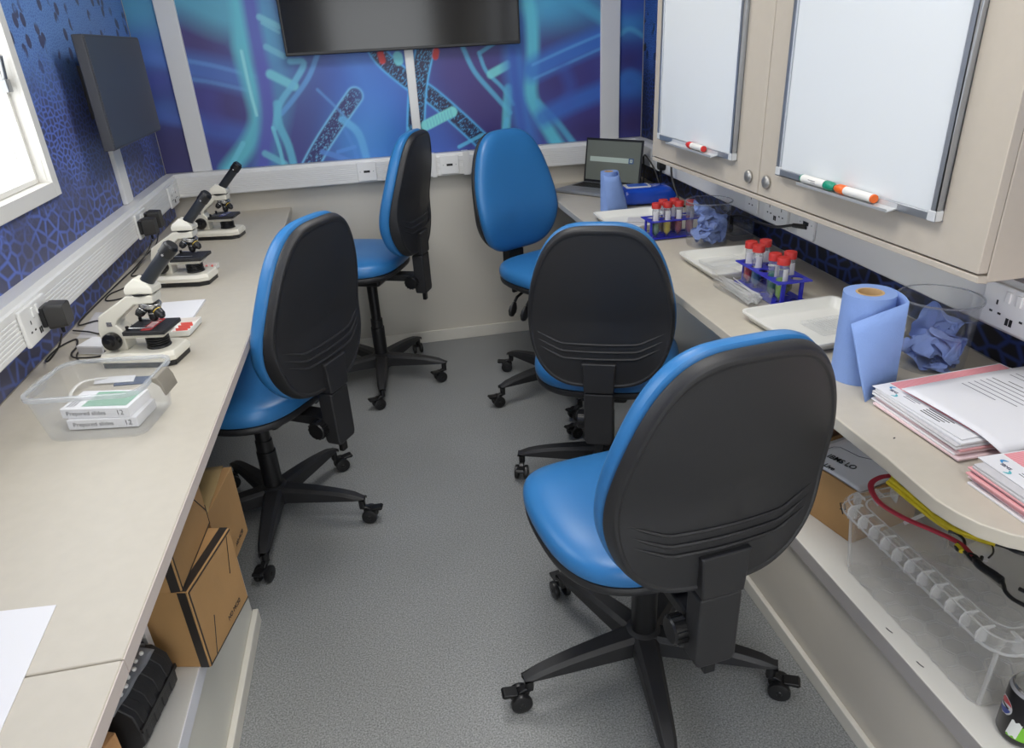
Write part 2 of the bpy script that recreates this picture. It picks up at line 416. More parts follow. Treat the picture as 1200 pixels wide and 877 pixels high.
# ------------------------------------------------------------------ mural on the back wall: three printed panels
def P2(px, py):
    v = ony(px, py, YB); return (v.x, v.z)
class Paint:
    def __init__(s, x0, x1, z0, z1, step, base):
        s.nx = int((x1 - x0) / step) + 1; s.nz = int((z1 - z0) / step) + 1
        s.X, s.Z = np.meshgrid(np.linspace(x0, x1, s.nx), np.linspace(z0, z1, s.nz))
        s.c = np.zeros((s.nz, s.nx, 3)); s.c[:] = np.array(lin(base)[:3]); s.b = (x0, x1, z0, z1)
    def put(s, a, rgb):
        s.c += (np.array(lin(rgb)[:3]) - s.c) * np.clip(a, 0, 1)[..., None]
    def blob(s, px, py, rx, rz, rgb, a=1.0):
        x, z = P2(px, py)
        d = ((s.X - x) / (rx / 245)) ** 2 + ((s.Z - z) / (rz / 245)) ** 2
        s.put(a * np.exp(-d), rgb)
    def dist(s, pts):
        q = [P2(*p) for p in pts]; D = np.full(s.X.shape, 9.0); Tt = np.zeros(s.X.shape); S = np.zeros(s.X.shape); acc = 0
        for (ax, az), (bx, bz) in zip(q[:-1], q[1:]):
            dx, dz = bx - ax, bz - az; l2 = dx * dx + dz * dz; l = math.sqrt(l2)
            t = np.clip(((s.X - ax) * dx + (s.Z - az) * dz) / l2, 0, 1)
            d = np.hypot(s.X - ax - t * dx, s.Z - az - t * dz)
            sg = np.sign((s.X - ax) * dz - (s.Z - az) * dx)
            m = d < D; D = np.where(m, d, D); Tt = np.where(m, acc + t * l, Tt); S = np.where(m, sg, S); acc += l
        return D, Tt, S
    def line(s, pts, w, rgb, a=1.0, soft=0.5):
        D, _, _ = s.dist(sm(pts)); w = w / 245 / 2; k = max(w * soft, 0.003)
        s.put(a * np.clip((w + k / 2 - D) / k, 0, 1), rgb)
    def strand(s, pts, w, dark, edge, a=1.0):
        D, t, S = s.dist(sm(pts)); w = w / 245 / 2
        s.put(a * np.clip((w - D) / .004 + .5, 0, 1), dark)
        vein = 0.5 + 0.5 * np.sin(t * 230 + 9 * np.sin(D * S * 300 + t * 90)) * np.cos(D * S * 420 + 3 * np.sin(t * 140))
        s.put(a * np.clip((w * .9 - D) / .004, 0, 1) * np.clip((vein - .62) * 2.6, 0, .75), edge)
        s.put(a * np.exp(-((D - w) / .0045) ** 2), edge)
    def build(s, name, parent, y=-0.004):
        nx, nz = s.nx, s.nz
        V = np.stack([s.X.ravel(), np.full(nx * nz, y), s.Z.ravel()], 1)
        idx = np.arange(nx * nz).reshape(nz, nx)
        F = np.stack([idx[:-1, :-1], idx[:-1, 1:], idx[1:, 1:], idx[1:, :-1]], -1).reshape(-1, 4)
        verts = V.tolist(); faces = F.tolist(); o = len(verts)
        x0, x1, z0, z1 = s.b
        verts += [(x0, 0, z0), (x1, 0, z0), (x1, 0, z1), (x0, 0, z1)]
        per = list(idx[0, :]), list(idx[:, -1]), list(idx[-1, ::-1]), list(idx[::-1, 0])
        for k, e in enumerate(per):
            faces.append([o + k] + [int(i) for i in e] [::1] + [o + (k + 1) % 4])
        faces = [tuple(f) for f in faces]
        me = bpy.data.meshes.new(name); me.from_pydata(verts, [], faces)
        at = me.color_attributes.new('print', 'FLOAT_COLOR', 'POINT')
        c = np.ones((len(verts), 4), dtype=np.float32); s.c = s.c * 1.18 + .012; c[:nx * nz, :3] = s.c.reshape(-1, 3); c[nx * nz:, :3] = s.c.reshape(-1, 3)[0]
        at.data.foreach_set('color', c.ravel())
        me.materials.append(MURAL)
        ob = bpy.data.objects.new(name, me); COL.objects.link(ob); ob.parent = parent; ob.matrix_local = T(0, YB, 0)
        return ob
def sm(pts):
    if len(pts) < 3: return pts
    return [(p.x, p.y) for p in bez([(a, b, 0) for a, b in pts], 5)]
MURAL = bpy.data.materials.new('mural_print'); MURAL.use_nodes = True
_b = MURAL.node_tree.nodes['Principled BSDF']; _a = MURAL.node_tree.nodes.new('ShaderNodeVertexColor'); _a.layer_name = 'print'
MURAL.node_tree.links.new(_a.outputs['Color'], _b.inputs['Base Color']); _b.inputs['Roughness'].default_value = 0.42

PUR = (58, 46, 104); BLU = (48, 96, 178); TEAL = (84, 170, 196)
p = Paint(-0.715, 1.078, 0.945, CEIL, 0.0048, (60, 70, 142))
for a in ((240, 45, 60, 34, (66, 54, 108)), (262, 125, 45, 45, (62, 52, 112)), (385, 130, 62, 110, (60, 48, 108)), (330, 40, 40, 60, (70, 110, 170)), (420, 110, 40, 90, (52, 84, 166)),
          (452, 130, 44, 80, (56, 112, 196)), (430, 165, 40, 34, (60, 130, 200)), (520, 150, 40, 60, (46, 92, 180)), (560, 110, 45, 70, (58, 46, 108)), (540, 80, 36, 40, (62, 52, 120)), (585, 150, 26, 40, (56, 46, 110)),
          (665, 40, 55, 34, (60, 44, 106)), (660, 95, 44, 24, (58, 50, 112)), (690, 130, 34, 40, (56, 50, 120)), (690, 152, 36, 18, (54, 44, 104)), (640, 8, 70, 24, (70, 150, 190))):
    p.blob(*a)
# left soft strands
p.line([(195, -20), (250, 8), (282, 18), (300, 40)], 42, (88, 168, 190), .85, 1.2)
p.line([(210, 76), (250, 84), (300, 96)], 26, (74, 112, 184), .8, 1.1)
p.line([(212, 70), (250, 77), (300, 90)], 4, (100, 150, 205), .55, 1.0)
p.line([(218, 92), (250, 97), (300, 108)], 4, (100, 150, 205), .5, 1.0)
p.line([(222, 142), (255, 152), (300, 162)], 22, (66, 96, 176), .75, 1.2)
p.line([(245, 115), (246, 128), (252, 140)], 20, (70, 72, 150), .5, 1.4)
p.line([(268, -40), (281, 10), (284, 60), (296, 105), (303, 140), (292, 168), (268, 200)], 17, (92, 182, 198), .95, 1.1)
p.line([(300, -30), (318, 50), (326, 110), (318, 160), (312, 200)], 26, (74, 138, 180), .7, 1.2)
p.line([(286, -40), (297, 30), (309, 90), (314, 140), (308, 200)], 15, (80, 82, 168), .9, 1.1)
p.line([(283, 60), (293, 105), (301, 135)], 3, (150, 215, 220), .7, .8)
p.line([(304, 20), (326, 31)], 6, (120, 190, 205), .7, .6); p.line([(307, 27), (327, 38)], 3, (120, 190, 205), .6, .6)
p.line([(312, 55), (333, 66)], 6, (110, 180, 200), .7, .6)
p.line([(317, 87), (345, 101)], 9, (110, 190, 205), .9, .6)
p.line([(340, 72), (356, 74), (344, 98), (328, 122), (322, 150)], 6, (100, 175, 205), .85, .7)
p.line([(372, 64), (362, 90), (345, 115), (330, 133)], 5, (90, 150, 205), .8, .7)
p.line([(325, 122), (327, 145), (338, 170), (346, 200)], 8, (96, 180, 205), .8, .6)
p.line([(320, 150), (328, 175), (334, 200)], 4, (110, 195, 215), .8, .6)
p.line([(268, 200), (285, 168)], 5, (110, 195, 215), .7, .6)
p.line([(311, 180), (334, 192)], 7, (110, 190, 205), .7, .6)
# sharp strands left of centre
p.strand([(358, 205), (377, 170), (402, 132), (416, 112)], 17, (40, 42, 98), (110, 178, 218))
p.line([(372, 105), (398, 130), (415, 150)], 3, (90, 150, 210), .6, .8)
p.line([(401, 140), (420, 156), (431, 190)], 8, (92, 168, 216), .85, .6)
p.line([(404, 152), (414, 172), (420, 190)], 4, (70, 130, 200), .7, .6)
p.line([(378, 178), (395, 183), (412, 190)], 6, (80, 130, 200), .8, .5); p.line([(396, 178), (416, 172)], 4, (80, 140, 210), .7, .5)
# crossing strands in the middle
p.line([(400, 40), (425, 90), (436, 140), (430, 200)], 22, (66, 128, 205), .35, 1.8)
p.strand([(432, 40), (447, 67), (478, 94), (505, 112), (540, 142), (572, 172)], 17, (24, 26, 66), (80, 168, 224))
p.strand([(502, 40), (497, 62), (489, 110), (486, 200)], 19, (22, 24, 62), (86, 176, 228))
p.line([(499, 147), (530, 131)], 11, (120, 205, 205), 1, .3)
for k in range(9):
    x = 501 + k * 3.4; p.line([(x - 1, 142 - k * 1.8), (x + 1.5, 151 - k * 1.8)], 1.2, (80, 165, 185), .6, 1)
p.line([(466, 66), (467, 71)], 10, (105, 190, 200), 1, .3)
p.line([(446, 63), (448, 71)], 7, (196, 40, 44), 1, .3); p.line([(511, 60), (510, 66)], 7, (196, 44, 44), 1, .3)
p.line([(478, 150), (476, 185)], 3, (90, 180, 225), .8, .6)
p.line([(538, 172), (565, 158)], 4, (90, 180, 220), .8, .5)
# right soft strands
p.line([(542, 55), (556, 84), (580, 112), (598, 132)], 5, (84, 166, 204), .85, .7)
p.line([(561, 62), (570, 84), (588, 102), (602, 122)], 4, (84, 166, 204), .85, .7)
p.line([(562, 62), (580, 50)], 4, (84, 166, 204), .8, .7)
p.line([(575, 87), (595, 76)], 9, (112, 200, 205), .9, .5)
p.line([(596, 104), (594, 130), (592, 170)], 10, (90, 186, 208), .85, .7)
p.line([(586, 172), (594, 140)], 5, (90, 180, 215), .7, .7)
p.line([(606, 30), (603, 70), (608, 115), (618, 165)], 24, (56, 112, 188), .85, 1.1)
p.line([(600, 60), (604, 100), (612, 150)], 8, (50, 82, 170), .7, 1.2)
p.line([(612, -30), (622, 20), (624, 70), (622, 110), (634, 138), (655, 172)], 14, (88, 186, 206), .9, 1.0)
p.line([(630, 120), (650, 140), (672, 168)], 7, (80, 170, 205), .7, 1.0)
p.line([(624, 82), (665, 62), (712, 42)], 24, (54, 110, 192), .85, 1.0)
p.line([(624, 76), (665, 57), (712, 37)], 3, (92, 160, 215), .6, 1.0); p.line([(626, 92), (668, 73), (712, 53)], 3, (92, 160, 215), .5, 1.0)
p.line([(636, 138), (668, 122), (712, 104)], 20, (52, 104, 188), .8, 1.1)
p.line([(660, 80), (668, 100), (664, 120)], 14, (56, 88, 172), .5, 1.5)
p.line([(640, 0), (665, -4), (706, 22)], 12, (74, 160, 196), .7, 1.2)
p.build('mural_panel', wb)['label'] = 'wide printed blue and purple strand mural panel'
p = Paint(-0.912, -0.797, 0.945, CEIL, 0.005, (58, 62, 118))
for a in ((160, 15, 40, 40, (80, 150, 180)), (170, 60, 40, 22, (76, 112, 180)), (180, 95, 30, 14, (70, 80, 150)), (186, 130, 40, 12, (72, 104, 172)), (205, 180, 50, 34, (58, 54, 100))): p.blob(*a)
p.line([(140, 60), (195, 72)], 12, (84, 120, 190), .7, 1.2); p.line([(150, 128), (215, 142)], 12, (76, 104, 176), .7, 1.2)
p.build('mural_panel', wb)['label'] = 'narrow printed mural panel in the left corner'
p = Paint(1.170, 1.284, 0.945, CEIL, 0.005, (48, 62, 140))
for a in ((735, 25, 30, 20, (66, 140, 196)), (736, 72, 22, 20, (52, 50, 112)), (738, 104, 40, 14, (56, 110, 190)), (740, 145, 30, 24, (54, 44, 100)), (738, 5, 30, 14, (60, 90, 170))): p.blob(*a)
p.line([(724, 42), (738, 34), (756, 44)], 5, (96, 180, 210), .5, 1.2); p.line([(724, 96), (738, 88), (756, 98)], 12, (58, 118, 194), .7, 1.2)
p.build('mural_panel', wb)['label'] = 'narrow printed mural panel in the right corner'

# posts covering the panel joints, skirtings
struct(MB().bb(-0.797, -0.715, YB - .018, YB, 0.944, CEIL).build('trim_1', WHITEP, bevel=.004), 'white joint post on the left of the mural')
struct(MB().bb(1.078, 1.170, YB - .018, YB, 0.944, CEIL).build('trim_2', WHITEP, bevel=.004), 'white joint post on the right of the mural')
struct(MB().bb(-0.92, 1.25, YB - .012, YB, 0, 0.062).build('baseboard_back', CREAMT, bevel=.003))

struct(MB().bb(.985, 1.0, 1.625, YB - .001, 0, ZB - .026).build('trim_3', CREAM), 'cream boxed-in panel under the right worktop')

# window in the left wall
w = MB()
fx0, fx1, fz0, fz1 = WX0 - .037, WX1 + .037, WZ0 - .035, WZ1 + .035
for y0, y1, a in ((-0.012, 0.02, .037), (0.014, 0.05, .0)):
    pass
e_ = .0025; w.bb(fx0, WX0 + e_, -.012, .0, fz0, fz1).bb(WX1 - e_, fx1, -.012, .0, fz0, fz1).bb(WX0 + e_, WX1 - e_, -.012, .0, fz0, WZ0 + e_).bb(WX0 + e_, WX1 - e_, -.012, .0, WZ1 - e_, fz1)
w.bb(WX0, WX0 + e_, 0, .06, WZ0, WZ1).bb(WX1 - e_, WX1, 0, .06, WZ0, WZ1).bb(WX0, WX1, 0, .06, WZ0, WZ0 + e_).bb(WX0, WX1, 0, .06, WZ1 - e_, WZ1)
win = struct(w.build('window_1', mat('window_frame_white', (226, 224, 218), 0.4), M=ML, bevel=.003), 'bright window with a white frame in the left wall')
s = MB(); i0, i1, k0, k1 = WX0 + .003, WX1 - .003, WZ0 + .003, WZ1 - .003; g = .014
s.bb(i0, i0 + g, .02, .05, k0, k1).bb(i1 - g, i1, .02, .05, k0, k1).bb(i0 + g, i1 - g, .02, .05, k0, k0 + g).bb(i0 + g, i1 - g, .02, .05, k1 - g, k1)
s.build('sash', MATS['window_frame_white'], win, bevel=.003)
MB().bb(i0 + g, i1 - g, .033, .037, k0 + g, k1 - g).build('pane', PANE, win)
lt = MB().bb(i1 - .040, i1 - .012, .004, .02, 1.345, 1.375); lt.cyl((i1 - .02, .012, 1.372), (i1 - .032, .002, 1.43), .006)
lt.build('latch', GREYM, win, bevel=.002)

# ------------------------------------------------------------------ dado trunking and its sockets
def trunk_profile(ribs=True):
    d, z0, z1 = .05, .843, .944
    pts = [(0, z0), (-d + .004, z0), (-d, z0 + .004), (-d, z0 + .012)]
    z = z0 + .014
    while ribs and z < z1 - .03:
        pts += [(-d, z), (-d + .0012, z + .001), (-d + .0012, z + .0035), (-d, z + .0045)]; z += .0088
    pts += [(-d, z1 - .016), (-d + .005, z1 - .012), (-d + .008, z1), (0, z1)]
    return pts
def trunking(label, x0, x1, M, ribs=True):
    R = Matrix(((0, 0, 1, 0), (1, 0, 0, 0), (0, 1, 0, 0), (0, 0, 0, 1)))   # (y,z,x) -> world
    mb = MB().prism(trunk_profile(ribs), x0, x1, R)
    o = mb.build('cable_trunking', WHITEP, angle=25)
    o.matrix_world = M
    return tag(o, label, 'trunking', 'wall trunking')
trunking('ribbed white cable trunking along the left wall above the microscopes', LEN + .02, -.052, ML)
trunking('ribbed white cable trunking along the back wall under the mural', -0.912, 1.286, MBK)
trunking('smooth white cable trunking along the right wall under the cabinet', .052, onright(.35), MR, False)

HOLE = mat('socket_hole', (28, 28, 30), 0.6)
SWM = mat('rocker_white', (236, 236, 234), 0.28)
def socket(label, M, double=True, usb=True, kind='power', sw=True):
    w = .146 if double else .086; h = .084
    t = thing('wall_socket', label, 'socket', M, 'power and data outlets on the trunking')
    MB().bb(-w / 2, w / 2, -.009, 0, -h / 2, h / 2).build('plate', SWM, t, bevel=.003)
    cs = (-.036, .036) if double else (0,)
    if kind == 'power':
        for c in cs:
            mb = MB().bb(c - .002, c + .002, -.0094, -.007, .002, .011)
            mb.bb(c - .014, c - .0065, -.0094, -.007, -.0155, -.0115).bb(c + .0065, c + .014, -.0094, -.007, -.0155, -.0115)
            mb.build('pin_holes', HOLE, t)
            sx = c * 0.36 if double else .022
            if sw: MB().bb(sx - .006, sx + .006, -.0125, -.008, .012, .034).build('rocker_switch', SWM, t, bevel=.002)
        if usb and double:
            MB().bb(-.008, -.001, -.0094, -.007, -.030, -.016).bb(.001, .008, -.0094, -.007, -.030, -.016).build('charging_port', HOLE, t)
    elif kind == 'data':
        MB().bb(-.014, .014, -.0096, -.007, -.005, .005).build('data_port', HOLE, t)
        [MB().cyl((q, -.0096, 0), (q, -.007, 0), .002, n=8).build('screw', GREYM, t) for q in (-.03, .03)]
    elif kind == 'blank':
        [MB().cyl((q, -.0096, 0), (q, -.007, 0), .002, n=8).build('screw', GREYM, t) for q in (-.03, .03)]
    return t
TR = T(0, -.05, .893)
def LP(y, z=.893, d=.05): return ML @ T(onleft(y), -d, z)
def RP(y, z=.893, d=.05): return MR @ T(onright(y), -d, z)
def BP(x, z=.893, d=.05): return MBK @ T(x, -d, z)
socket('white double socket on left wall beside the clear plastic box', LP(1.665, .882))
socket('white double socket behind the two stacked black adaptors', LP(2.665, .882))
socket('white double socket on left wall nearest the back corner', LP(3.2, .882))
socket('small white outlet left of the side-on chair on the back wall', BP(-.045), False, kind='data')
socket('white power socket just right of the side-on chair back', BP(.185), False)
socket('white data outlet between power socket and facing chair on back wall', BP(.335), False, kind='data')
socket('white single socket on right wall behind the laptop charger plug', RP(2.90), False)
socket('white single socket hidden above the far clear tub', RP(2.10), False)
socket('white double socket under the pair of cabinet knobs', RP(1.94))
socket('blank white plate with a cable connector plugged into it', RP(1.765), False, kind='data')
socket('white double socket at the near end under the cabinet', RP(1.035))
# joint covers on the back trunking
tag(MB().bb(.252, .274, YB - .056, YB, .840, .947).build('trunking_joint', WHITEP, bevel=.002), 'white trunking joint cover between two outlets on back wall', 'joint cover')
tag(MB().bb(.40, .43, YB - .056, YB, .840, .947).build('trunking_joint', WHITEP, bevel=.002), 'white trunking joint cover behind the facing chair', 'joint cover')

# cable covers on walls
tag(MB().bb(.183, .222, YB - .022, YB, .945, 1.40).build('cable_cover', WHITEP, bevel=.003), 'narrow white cable cover running down from the television', 'cable cover')
o = MB().bb(onleft(2.70), onleft(2.79), -.016, 0, .945, 1.16).build('cable_cover', WHITEP, bevel=.003); o.matrix_world = ML
tag(o, 'white cable cover running down from the side wall screen', 'cable cover')

# ------------------------------------------------------------------ screens
t = thing('television', 'large black flat television hung on the back wall mural', 'television', T(.19, YB - .02, 1.668))
MB().bb(-.503, .503, -.045, -.012, -.283, .283).build('casing', BLACKS, t, bevel=.004)
MB().bb(-.493, .493, -.0475, -.0445, -.270, .273).build('screen', mat('tv_glass', (14, 14, 17), 0.12), t)
MB().bb(-.2, .2, -.014, .0165, -.15, .15).build('wall_bracket', BLACKM, t)
t = thing('wall_screen', 'small dark grey screen fixed to the left wall', 'screen', ML @ T(onleft(2.755), -.10, 1.316))
SCRG = mat('screen_grey', (58, 60, 68), 0.42)
MB().bb(-.325, .325, 0, .032, -.163, .163).build('casing', mat('screen_casing', (64, 65, 70), 0.5), t, bevel=.004)
MB().bb(-.318, .318, -.002, .001, -.155, .156).build('display', SCRG, t)
MB().bb(-.12, .12, .03, .10, -.08, .08).build('wall_bracket', BLACKM, t)

# ------------------------------------------------------------------ worktops
def worktop(label, poly, name='worktop'):
    t = thing(name, label, 'worktop')
    MB().prism(poly, ZB - .025, ZB).build('top', BENCH, t, bevel=.003)
    return t
yj = .693
t = worktop('long beige worktop on the left carrying the microscopes', [(-.373, yj + .0008), (-.373, 1.8), (-.41, YB - .001), (xl(YB) + .001, YB - .001), (xl(yj) + .001, yj + .0008)])
def fr(y): return -.373 - (.037 * (y - 1.8) / 1.6 if y > 1.8 else 0)
MB().prism([(fr(1.8) + .0012, yj + .001), (fr(1.8) + .0012, 1.8), (fr(1.8) - .0005, 1.8), (fr(1.8) - .0005, yj + .001)], ZB - .024, ZB - .002).build('edge_band', BENCHE, t)
t = worktop('near beige worktop piece on the left with a sheet of paper', [(-.373, YN + .01), (-.373, yj - .0008), (xl(yj) + .001, yj - .0008), (xl(YN) + .001, YN + .01)])
MB().bb(-.3735, -.3718, YN + .01, yj - .001, ZB - .024, ZB - .002).build('edge_band', BENCHE, t)
rp = [(.757, YB - .001), (.757, .84), (.752, .77), (.750, .725), (.756, .69), (.768, .658), (.79, .63), (.82, .607), (.87, .59), (.95, .58), (xr(.57) - .001, .575), (xr(YB) - .001, YB - .001)]
t = worktop('beige worktop along the right wall with a rounded near corner', rp)
# end panel below the left worktop (supports) : brackets kept simple on the wall
for sgn, yy in ((-1, .3), (-1, 2.2)):
    x_ = xl(yy) if sgn < 0 else xr(yy)
    mb = MB().prism_y([(0, .7295), (0, .52), (.02, .52), (.25, .715), (.25, .7295)] if sgn < 0 else [(0, .7295), (-.25, .7295), (-.25, .715), (-.02, .52), (0, .52)], yy - .012, yy + .012, T(x_, 0, 0))
    ob = mb.build('worktop_bracket', CREAMT, bevel=.002)
    tag(ob, {(-1, .3): 'pale bracket under the near left worktop', (-1, 2.2): 'pale bracket under the far left worktop', (1, 2.6): 'pale bracket under the right worktop by the back chair'}[(sgn, yy)], 'bracket')

# ------------------------------------------------------------------ low storage plinths
t = thing('storage_plinth', 'low white boxed-in shelf under the left worktop holding cartons', 'shelf', T(0, 0, 0))
xi = xl(.4) + .03
MB().bb(xi, -.470, -1.2, 1.555, .274, .312).build('shelf_board', SHELFG, t, bevel=.002)
MB().bb(-.4705, -.4685, -1.2, 1.555, .275, .311).build('edge_band', EDGEW, t)
MB().bb(-.500, -.482, -1.2, 1.548, 0, .274).build('kick_panel', mat('kick_panel_white', (220, 218, 208), 0.5), t)
MB().bb(-.482, -.466, -1.2, 1.556, 0, .045).build('skirting', CREAMT, t, bevel=.003)
MB().bb(xi, -.484, 1.548, 1.5555, 0, .274).build('end_panel', SHELFW, t)
t = thing('storage_plinth', 'low white boxed-in shelf under the right worktop holding a crate', 'shelf', T(0, 0, 0))
MB().bb(.850, xr(.5) - .01, .2, 1.62, .283, .32).build('shelf_board', SHELFW, t, bevel=.002)
MB().bb(.8485, .8505, .2, 1.62, .284, .319).build('edge_band', EDGEG, t)
MB().bb(.862, .88, .2, 1.61, 0, .283).build('kick_panel', mat('kick_panel_beige', (205, 199, 188), 0.5, var=.02), t)
MB().bb(.848, .862, .2, 1.612, 0, .04).build('skirting', CREAMT, t, bevel=.003)
MB().bb(.88, xr(1.6) - .01, 1.60, 1.61, 0, .283).build('end_panel', SHELFW, t)

# ------------------------------------------------------------------ wall cabinet on the right with whiteboards
CX, CY0, CY1, CZ0, CZ1 = .95, .945, 2.395, .997, 1.86
t = thing('wall_cabinet', 'beige wall cabinet with two doors above the right worktop', 'cabinet', T(0, 0, 0))
mb = MB()
mb.prism([(CX + .02, CY0), (xr(CY0) - .001, CY0), (xr(CY1) - .001, CY1), (CX + .02, CY1)], CZ0, CZ1)
mb.bb(CX + .001, CX + .02, CY0, CY1, CZ0, CZ0 + .012)
mb.build('carcass', CABM, t, bevel=.002)
YG = 1.668
for y0, y1, kn, lab in ((CY0 + .001, YG - .0015, YG - .045, 'near door'), (YG + .0015, CY1 - .001, YG + .045, 'far door')):
    d = MB().bb(CX - .0, CX + .0195, y0, y1, CZ0 + .0155, CZ1 - .003).build('door', CABM, t, bevel=.002)
    k = MB().lathe([(0.0, .0125), (.009, .0115), (.0145, .009), (.0165, .006), (.0165, .003), (.012, 0), (0, 0)], 20, M=T(CX, kn, 1.05) @ RY(-PI / 2))
    k.build('knob', mat('brushed_nickel', (172, 170, 166), .42, metal=.85), d)
WBM = mat('whiteboard_surface', (226, 230, 232), 0.22)
def whiteboard(label, y0, y1, z0, z1, ty0, ty1):
    t = thing('whiteboard', label, 'whiteboard', T(CX, 0, 0))
    MB().bb(-.011, -.001, y0 + .01, y1 - .01, z0 + .01, z1 - .01).build('board', WBM, t)
    f = MB().bb(-.016, 0, y0, y0 + .014, z0, z1).bb(-.016, 0, y1 - .014, y1, z0, z1).bb(-.016, 0, y0, y1, z0, z0 + .014).bb(-.016, 0, y0, y1, z1 - .014, z1)
    f.build('frame', ALU, t, bevel=.002)
    cp = mat('corner_plastic', (205, 207, 208), 0.4)
    for yy in (y0, y1):
        for zz in (z0, z1): MB().bb(-.0175, .0, yy - .001 if yy == y0 else yy - .018, yy + .018 if yy == y0 else yy + .001, zz - .001 if zz == z0 else zz - .018, zz + .018 if zz == z0 else zz + .001).build('frame_corner', cp, t, bevel=.002)
    MB().prism_y([(-.016, z0 + .012), (-.016, z0 + .002), (-.037, z0 - .002), (-.039, z0 + .004), (-.037, z0 + .004), (-.035, z0), (-.018, z0 + .004)], ty0, ty1).build('pen_tray', mat('tray_alu', (205, 207, 208), 0.35, metal=.3), t)
whiteboard('white wipe board on the near cabinet door holding two pens', 1.045, 1.565, 1.080, 1.80, 1.14, 1.44)
whiteboard('white wipe board on the far cabinet door holding a red pen', 1.79, 2.315, 1.080, 1.80, 1.87, 2.19)
PENW = mat('pen_white', (232, 230, 224), 0.4)
def pen(label, ya, yb, col, rgb):
    """ya cap tip end, yb butt end"""
    s = 1 if yb > ya else -1; L = abs(yb - ya)
    t = thing('marker_pen', label, 'pen', T(CX - .0268, ya, 1.0925) @ RZ(0 if s > 0 else PI), 'whiteboard pens')
    m = mat('pen_' + col, rgb, 0.4); Mx = RX(-PI / 2)
    MB().lathe([(0, .029), (.0085, .029), (.0085, L - .005), (0, L - .005)], 16, M=Mx).build('barrel', PENW, t)
    MB().lathe([(0, 0), (.006, 0), (.0085, .008), (.0095, .012), (.0095, .031), (.0085, .033), (0, .033)], 16, M=Mx).build('cap', m, t)
    MB().lathe([(0, L), (.0080, L), (.0084, L - .001), (.0084, L - .005), (0, L - .005)], 16, M=Mx).build('end_plug', m, t)
    for k in range(2):
        MB().bb(-.0086 - .0002, -.0082, .06, L - .045 + .01 * k, -.002 + .004 * k, -.001 + .004 * k).build('lettering', INKL, t)
pen('white marker pen with a green cap on the near board tray', 1.315, 1.436, 'green', (20, 140, 112))
pen('white marker pen with an orange cap on the near board tray', 1.312, 1.19, 'orange', (232, 106, 36))
pen('white marker pen with a red cap on the far board tray', 2.05, 1.935, 'red', (206, 48, 44))

# ------------------------------------------------------------------ office chairs
HB, WB_ = .490, .418
VS = [0, .03, .12, .27, .43, .58, .73, .84, .93, .98, 1.0]; WS = [.45, .66, .86, .985, 1, .955, .86, .755, .62, .48, .38]
def hw(v): return float(np.interp(v, VS, WS)) * WB_ / 2
def outline_back(n=64):
    """closed (x,v) outline of the backrest, smoothed"""
    r = [(hw(v), v * HB) for v in np.linspace(0, 1, 41)]
    pts = [(x, z) for x, z in r] + [(-x, z) for x, z in reversed(r)]
    P = np.array(pts); P = np.vstack([P, P[:1]])
    s = np.r_[0, np.cumsum(np.hypot(*np.diff(P, axis=0).T))]
    q = np.linspace(0, s[-1], n, endpoint=False); Q = np.c_[np.interp(q, s, P[:, 0]), np.interp(q, s, P[:, 1])]
    for _ in range(3): Q = .25 * np.roll(Q, 1, 0) + .5 * Q + .25 * np.roll(Q, -1, 0)
    return Q
OB = outline_back()
CBK = np.array([0, .44 * HB])
TILT = .052
def ybase(x, z):
    v = z / HB
    return -.271 - TILT * v + .034 * (x / .225) ** 2 + .022 * math.exp(-((v - .3) / .25) ** 2)
def ring_surface(outline, centre, rs, fn):
    mb = MB(); n = len(outline); vs = []; fs = []
    for r, k in rs:
        for q in outline:
            x, z = centre + (np.array(q) - centre) * r
            vs.append(fn(x, z, r, k))
    m = len(rs)
    for a in range(m - 1):
        for i in range(n):
            j = (i + 1) % n; fs.append((a * n + i, a * n + j, (a + 1) * n + j, (a + 1) * n + i))
    fs.append(tuple(range(n - 1, -1, -1))); fs.append(tuple(range((m - 1) * n, m * n)))
    return mb.add(vs, fs)

